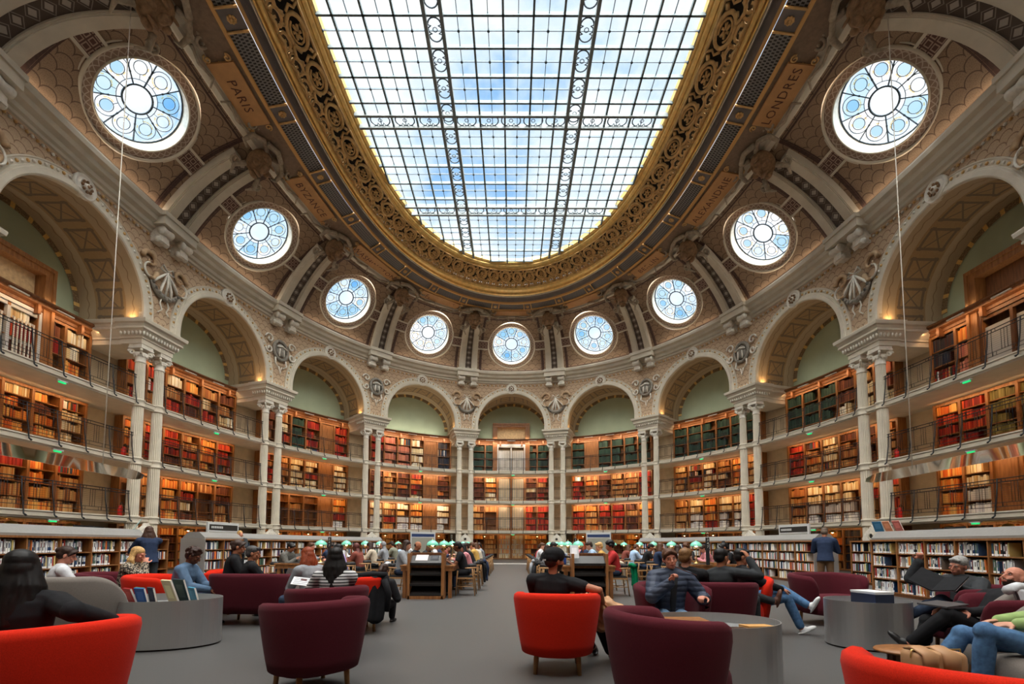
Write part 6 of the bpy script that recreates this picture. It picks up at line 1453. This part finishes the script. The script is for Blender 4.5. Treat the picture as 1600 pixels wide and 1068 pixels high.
# --- left group
person('person in a white shirt with dark tied-up hair looking down in the burgundy armchair', -6.20, -8.40, 40, skin='pink', seat=.35, lean=(4, 0), head=(15, -22, 0), hair='tied', hairc=DBR, top=('sweater', whitec), bottom=black, vox=.011)
person('blonde woman in a patterned jacket and black shorts, bare legs crossed', -6.15, -7.35, 75, skin='pink', seat=.35, lean=(14, 0), head=(5, -18, 0), hair='wavy', hairc=BLD, top=('coat', pattern), bottom=black, bare=1,
  hands={-1: V3(.0, .42, 0.59), 1: V3(.06, .30, 0.91)}, elbows={-1: V3(-.5, -.4, -1), 1: V3(.4, .6, -1)}, knees={-1: V3(.02, .46, .64), 1: V3(.12, .44, .54)}, feet={-1: V3(.10, .86, .46), 1: V3(.10, .60, .10)}, shoe=hx(170, 165, 160), vox=.010)
person('standing woman in navy with long brown hair at the left low bookcase', -7.95, -4.6, -48, sit=False, skin='pale', lean=(10, 0), head=(0, -18, 0), hair='long', hairc=hx(70, 48, 38), top=('sweater', navy), bottom=charc, sc=.96,
  hands={-1: V3(-.28, .52, 1.08), 1: V3(-.02, .56, 1.22)}, vox=.012)
person('curly-haired reader in denim bent over a table in the left red armchair', -4.98, -7.78, 80, skin='brown', seat=.35, lean=(16, 0), head=(0, -28, 0), hair='afro', hairc=hx(52, 30, 22), top=('jacket', cloth('chambray', (.09, .15, .24))), bottom=ddenim, vox=.011, bare=9, hands={-1: V3(-.1, .5, 0.55), 1: V3(.12, .5, 0.55)})
person('woman in black with tied brown hair beyond the grey-haired man on the left sofa', -4.72, -6.95, 60, skin='tan', seat=.46, lean=(10, 0), head=(5, -14, 0), hair='tied', hairc=hx(60, 42, 34), top=('sweater', black), bottom=black, vox=.012)
person('grey-haired man in black on the left burgundy sofa, using a laptop', -4.2, -7.25, 50, skin='tan', seat=.35, lean=(2, 0), head=(20, -8, 0), hair='short', hairc=hx(70, 68, 68), top=('sweater', black), bottom=ddenim, vox=.010, beard=False, build=1.1,
  feet={-1: V3(.1, .75, .25), 1: V3(.14, .55, .08)}, knees={-1: V3(-.02, .46, .56), 1: V3(.14, .44, .52)})
# --- standing man on the right
person('standing man in a navy sweater and brown trousers reading at the right low bookcase', 7.95, -3.25, 35, sit=False, skin='tan', lean=(8, 0), head=(5, -25, 0), hair='short', hairc=hx(95, 80, 68), top=('sweater', navy), bottom=khaki,
  hands={-1: V3(-.1, .38, 1.15), 1: V3(.14, .38, 1.15)}, build=1.05, vox=.012)
# --- person behind the left low bookcase
person('blonde person standing behind the low bookcase gap on the left', -9.7, 1.7, 150, sit=False, skin='pink', head=(-40, 0, 0), hair='wavy', hairc=BLD, top=('sweater', charc), bottom=black, vox=.016)
# --- readers at the tables: (table x, side, index, top material, hair, hair colour, skin, kind, text)
RD = [(-5.15, -1, 0, tweed, 'tied', BLK, 'tan', 'person in dark tweed with black hair in a bun'), (-5.15, 1, 0, lilac, 'tied', BLK, 'pink', 'black-haired person in lilac'), (-5.15, 1, 1, rust, 'hijab', (.12, .035, .03), 'brown', 'person in a rust brown headscarf'),
 (-5.15, 1, 3, greyc, 'hijab', (.24, .24, .25), 'pink', 'person in a pale grey headscarf'), (-5.15, -1, 1, greyc, 'long', BRN, 'pink', 'long brown-haired person in grey'), (-5.15, 1, 4, olivec, 'short', DBR, 'tan', 'dark-haired person in an olive shirt'), (-5.15, -1, 2, navy, 'short', BLK, 'tan', 'dark-haired person in navy'),
 (-5.15, 1, 5, ltblue, 'long', BRN, 'pale', 'long-haired person in light blue'), (-5.15, -1, 3, whitec, 'long', BLK, 'pale', 'long-haired person in white'), (-5.15, 1, 6, whitec, 'short', BRN, 'pale', 'brown-haired person in white'), (-5.15, 1, 2, beige, 'long', DBR, 'tan', 'long dark-haired person in beige'),
 (-1.86, -1, 0, greyc, 'long', DBR, 'pale', 'long dark-haired person in pale grey with a white coat'), (-1.86, -1, 1, black, 'bald', DBR, 'tan', 'shaven-headed bearded man in black'), (-1.86, -1, 2, charc, 'long', BRN, 'pale', 'long-haired person in charcoal'), (-1.86, -1, 3, whitec, 'short', BLK, 'tan', 'short-haired person in white'), (-1.86, -1, 4, navy, 'long', BRN, 'pale', 'long-haired person in dark blue'),
 (-1.86, 1, 0, black, 'short', BLK, 'brown', 'dark-haired person in a black T-shirt leaning on the table'), (-1.86, 1, 1, pinkc, 'long', BLK, 'pale', 'black-haired person in pink'), (-1.86, 1, 2, black, 'tied', DBR, 'pale', 'dark-haired person in black'), (-1.86, 1, 3, must, 'short', BRN, 'pale', 'brown-haired person in mustard'), (-1.86, 1, 4, beige, 'long', BRN, 'pale', 'long-haired person in beige'), (-1.86, 1, 5, greyc, 'short', DBR, 'tan', 'short-haired person in grey'), (-1.86, 1, 6, black, 'short', BLK, 'tan', 'short-haired person in black far down'), (-1.86, -1, 5, rust, 'short', BRN, 'pale', 'brown-haired person in rust'), 
 (1.86, -1, 1, whitec, 'short', BLK, 'tan', 'dark-haired person in a white shirt'), (1.86, -1, 2, greyc, 'long', BRN, 'pale', 'long-haired person in grey'), (1.86, -1, 3, black, 'long', DBR, 'pale', 'long dark-haired person in black'), (1.86, -1, 4, whitec, 'short', BRN, 'pale', 'brown-haired person in white'), (1.86, -1, 5, redc, 'short', DBR, 'pale', 'dark-haired person in red'), (1.86, -1, 6, black, 'short', DBR, 'tan', 'short-haired person in black, far end'),
 (1.86, 1, 0, redc, 'curly', BLK, 'tan', 'curly black-haired person in a red padded vest'), (1.86, 1, 1, must, 'short', BLD, 'pale', 'fair-haired person in mustard'), (1.86, 1, 2, ltblue, 'short', DBR, 'pale', 'dark-haired person in pale blue'), (1.86, 1, 3, navy, 'long', AUB, 'pale', 'red-haired person in slate blue'), (1.86, 1, 4, pinkc, 'long', DBR, 'tan', 'long dark-haired person in pink'), (1.86, 1, 5, greyc, 'short', BRN, 'pale', 'brown-haired person in grey'),
 (5.15, -1, 0, greyc, 'long', DBR, 'pale', 'person in pale grey'), (5.15, -1, 1, navy, 'long', BRN, 'pale', 'long brown-haired person in navy'), (5.15, -1, 2, black, 'short', BLK, 'tan', 'dark-haired person in black'), (5.15, -1, 3, ltblue, 'short', BRN, 'pale', 'brown-haired person in light blue'), (5.15, 1, 0, black, 'bun', BLK, 'tan', 'black-haired woman in black with her hair up'), (5.15, 1, 1, pinkc, 'tied', DBR, 'pale', 'person in pink with tied hair'), (5.15, 1, 2, charc, 'curly', BRN, 'pale', 'curly-haired person in charcoal'), (5.15, 1, 3, whitec, 'short', BLK, 'tan', 'dark-haired person in white'), (5.15, -1, 4, rust, 'long', BRN, 'pale', 'long-haired person in rust')]
CH = {(round(a, 2), b, c): (d, e) for a, b, c, d, e in CHAIRS}
for tx, sg, i, tm, hr, hcl, skn, txt in RD:
    if (tx, sg, i) not in CH: continue
    xx, yy = CH[(tx, sg, i)]; r_ = random.Random(int(tx*10)+sg*100+i*7)
    person(f'{txt}, {"left" if sg < 0 else "right"} side, {TN[tx]} table', xx - sg*.02, yy, -90*sg + r_.uniform(-12, 12), skin=skn, seat=.47, lean=(r_.uniform(10, 26), r_.uniform(-4, 4)), head=(r_.uniform(-14, 14), r_.uniform(-32, -12), 0), hair=hr, hairc=hcl, top=(r_.choice(['sweater', 'jacket']) if tm is not black else 'tshirt', tm), bottom=r_.choice([black, ddenim, charc]), bare=9,
      hands={-1: V3(-.12, .46, .84), 1: V3(.10, .44, .84)}, vox=.014 if yy < -2 else .020, sc=r_.uniform(.95, 1.03))
flush()
# --- things held or lying about
def sheet(name, lab, cat, p, w_, d_, th, rz, tx, col, ty=0.0, mt=None):
    mb = MB(); mb.box(-w_/2, w_/2, -d_/2, d_/2, 0, th, col=col); o = mb.obj(name, mt or bookm); o.location = p; o.rotation_euler = Euler((tx, ty, rz)); return tag(o, lab, cat)
t = thing('open_book', 'large dark open book held by the grey-haired man on the right', 'book', (5.20, -9.25, .78)); 
for sg in (-1, 1):
    mb = MB(); mb.box(0, sg*.24, -.16, .16, 0, .012) if sg > 0 else mb.box(-.24, 0, -.16, .16, 0, .012); o = mb.obj('cover', black); o.parent = t; o.rotation_euler = (0, -sg*.35, 0)
    mb = MB(); mb.box(.005, .235, -.15, .15, -.012, -.001) if sg > 0 else mb.box(-.235, -.005, -.15, .15, -.012, -.001); o = mb.obj('pages', whitec); o.parent = t; o.rotation_euler = (0, -sg*.35, 0)
t.rotation_euler = Euler((.5, .2, -1.1))
t = thing('open_magazine', 'open magazine with printed pages held by the reader in stripes', 'magazine', (-2.42, -9.02, .76))
for sg in (-1, 1):
    mb = MB(); mb.box(*( (0, .21) if sg > 0 else (-.21, 0)), -.14, .14, 0, .006, col=hx(225, 225, 225)); 
    for i in range(4): mb.box(*((.02, .19) if sg > 0 else (-.19, -.02)), -.11+.06*i, -.08+.06*i, .006, .0065, col=hx(140, 140, 145))
    mb.box(*((.05, .12) if sg > 0 else (-.12, -.05)), .02, .10, .0065, .007, col=hx(90, 60, 60)); o = mb.obj('page', bookm); o.parent = t; o.rotation_euler = (0, -sg*.15, 0)
t.rotation_euler = Euler((.25, 0, .3))
lap = mat('laptop_grey', (.16, .16, .17), .35, .6)
def laptop(p, rz, lab, tilt=-.35):
    t = thing('laptop', lab, 'laptop', p, rz); mb = MB(); mb.box(-.16, .16, -.11, .11, 0, .015); mb.obj('keyboard_base', lap).parent = t; mb = MB(); mb.box(-.16, .16, -.006, .004, 0, .22); o = mb.obj('screen_lid', lap); o.parent = t; o.location = (0, .11, .012); o.rotation_euler.x = tilt
    return t
laptop((4.40, -10.15, .64), R(92), 'silver laptop on the lap of the bearded man in black', 1.45); laptop((-3.85, -6.98, .60), -R(50), 'laptop on the lap of the grey-haired man on the left sofa')
for x, y, rz, lab in ((-1.62, -3.35, -PI/2, 'laptop at the front right place of the left central table'), (1.55, -2.0, PI/2, 'laptop on the left side of the right central table'), (5.4, -2.6, -PI/2, 'laptop on the right side of the right outer table'), (-5.4, -2.6, PI/2, 'laptop on the left side of the left outer table'), (-1.62, -.7, -PI/2, 'laptop in the middle of the left central table')): laptop((x, y, .756), rz, lab)
for x, y, rz, lab in ((-1.55, -2.0, .1, 'white papers on the right side of the left central table'), (2.1, -3.3, -.1, 'white papers at the front of the right central table'), (-4.85, -3.1, .2, 'white papers at the front of the left outer table'), (4.75, -1.3, 0, 'white papers on the left side of the right outer table'), (1.6, -3.5, .3, 'small white sheet at the front left of the right central table')): sheet('paper', lab, 'paper', (x, y, .757), .21, .29, .006, rz, 0, hx(230, 230, 230))
mb = MB(); mb.lathe([(.032, 0), (.034, .02), (.034, .19), (.018, .21), (.018, .25)], 14); o = mb.obj('water_bottle', cloth('bottle_blue', (.02, .05, .20), 0.01, 5, .3)); o.location = (1.38, -3.6, .757); tag(o, 'dark blue water bottle at the front left of the right central table', 'bottle')
sheet('phone', 'phone in the hands of the auburn-haired person', 'phone', (-3.1, -7.93, .83), .075, .15, .008, -1, .6, hx(20, 20, 22)); 
# glasses of the man on the sofa, phone/strap held by the padded-jacket woman
mb = MB(); mb.tube([(0, 0, 0), (.10, -.03, -.05), (.24, -.02, -.10)], .005, n=5); o = mb.obj('eyeglass_cord', cloth('brown_cord', (.10, .04, .03))); o.location = (1.90, -9.66, 1.01); tag(o, 'thin dark glasses temple and cord held by the woman in the padded jacket', 'cord')
# coats over chairs
def drape(lab, m_, x, y, z, w_, ln, rz, name='coat', cat='coat', seed=0):
    mb = MB(); r_ = random.Random(seed); N_ = 12; K = 10; ph = r_.uniform(0, 6); P = []
    for side in (1, -1):
        for i in range(N_+1):
            for j in range(K+1):
                u = -1+2*i/N_; v = j/K; w2 = w_/2*(1-.18*v+.1*math.sin(v*3+ph)); off = (.035+.05*v + .022*math.sin(u*7+ph+v*2)) * 1
                P.append((u*w2, -off if side > 0 else -off+.018, -ln*v*(1+.06*math.sin(u*3+ph))))
    m = K+1; tot = (N_+1)*m; f = []
    for b in (0, tot): f += [(b+i*m+j, b+i*m+j+1, b+(i+1)*m+j+1, b+(i+1)*m+j) for i in range(N_) for j in range(K)]
    f += [(i*m, (i+1)*m, tot+(i+1)*m, tot+i*m) for i in range(N_)] + [(i*m+K, tot+i*m+K, tot+(i+1)*m+K, (i+1)*m+K) for i in range(N_)]
    mb.add(P, f, smooth=True); mb.tube([(-w_/2, -.0, .0), (0, -.0, .02), (w_/2, -.0, .0)], .045, n=8)
    mb.tube([(w_*.38, -.05, -.05), (w_*.52, -.09, -ln*.4), (w_*.48, -.07, -ln*.8)], [.05, .045, .035], n=7)
    o = mb.obj(name, m_); o.location = (x, y, z); o.rotation_euler.z = rz; return tag(o, lab, cat)
drape('black coat hanging over the back of the red armchair, left of centre', black, -1.86, -8.36, .80, .42, .62, R(30), seed=1)
t = thing('coat', 'tan coat heaped over the side of the red armchair of the man in the cap', 'coat', (1.12, -9.72, .45)); mb = MB()
NU, NV = 64, 40; P = []
for i in range(NV+1):
    a = PI*i/NV
    for j in range(NU):
        b = 2*PI*j/NU; x_, y_, z_ = math.sin(a)*math.cos(b), math.sin(a)*math.sin(b), math.cos(a)
        e_ = lambda q: math.copysign(abs(q)**.7, q)
        x_, y_, z_ = e_(x_), e_(y_), e_(z_); f_ = 1 + .07*math.sin(9*x_+4*z_+2*y_) + .05*math.sin(17*y_-6*z_+x_*5) + .03*math.sin(23*(x_+z_))
        P.append((.24*x_*f_ - .06*z_, .24*y_*f_, .20*z_*f_ - .12*x_ + .02*math.sin(11*x_)))
mb.add(P, [(i*NU+j, (i+1)*NU+j, (i+1)*NU+(j+1) % NU, i*NU+(j+1) % NU) for i in range(NV) for j in range(NU)], smooth=True); mb.obj('coat_cloth', leather, None).parent = t; t.location = (1.17, -9.80, .46); t.scale = (1.15, 1.15, 1.1)
drape('emerald green coat hanging on a chair of the right central table', greenc, 2.98, -3.72, .74, .34, .62, R(95), seed=3)
drape('beige coat hanging next to the green one at the right central table', beige, 3.02, -2.40, .74, .42, .55, R(90), seed=4)
drape('white coat hanging on a chair on the left of the left central table', whitec, -3.0, -3.35, .74, .40, .50, R(-90), seed=5)
drape('light blue coat hanging on a chair at the right of the left outer table', ltblue, -4.0, 3.1, .74, .4, .45, R(90), seed=6)
drape('dark navy coat on a chair at the right of the left central table', navy, -.72, -1.1, .74, .42, .55, R(90), seed=7)
drape('black coat on the second chair at the right of the left central table', black, -.72, -2.3, .74, .42, .50, R(90), seed=8)
drape('black coat on the front chair at the left of the right central table', black, .72, -3.0, .74, .42, .6, R(-90), seed=9)
drape('grey coat on a chair at the left of the right central table', greyc, .72, -1.2, .74, .42, .5, R(-90), seed=10)
drape('folded pale coat over the burgundy armchair on the right', whitec, 4.86, -10.42, .84, .50, .16, R(30), seed=11)
drape('dark blue backpack hanging by the right outer table', navy, 6.6, -1.6, .80, .36, .5, R(90), 'backpack', 'backpack', 12)
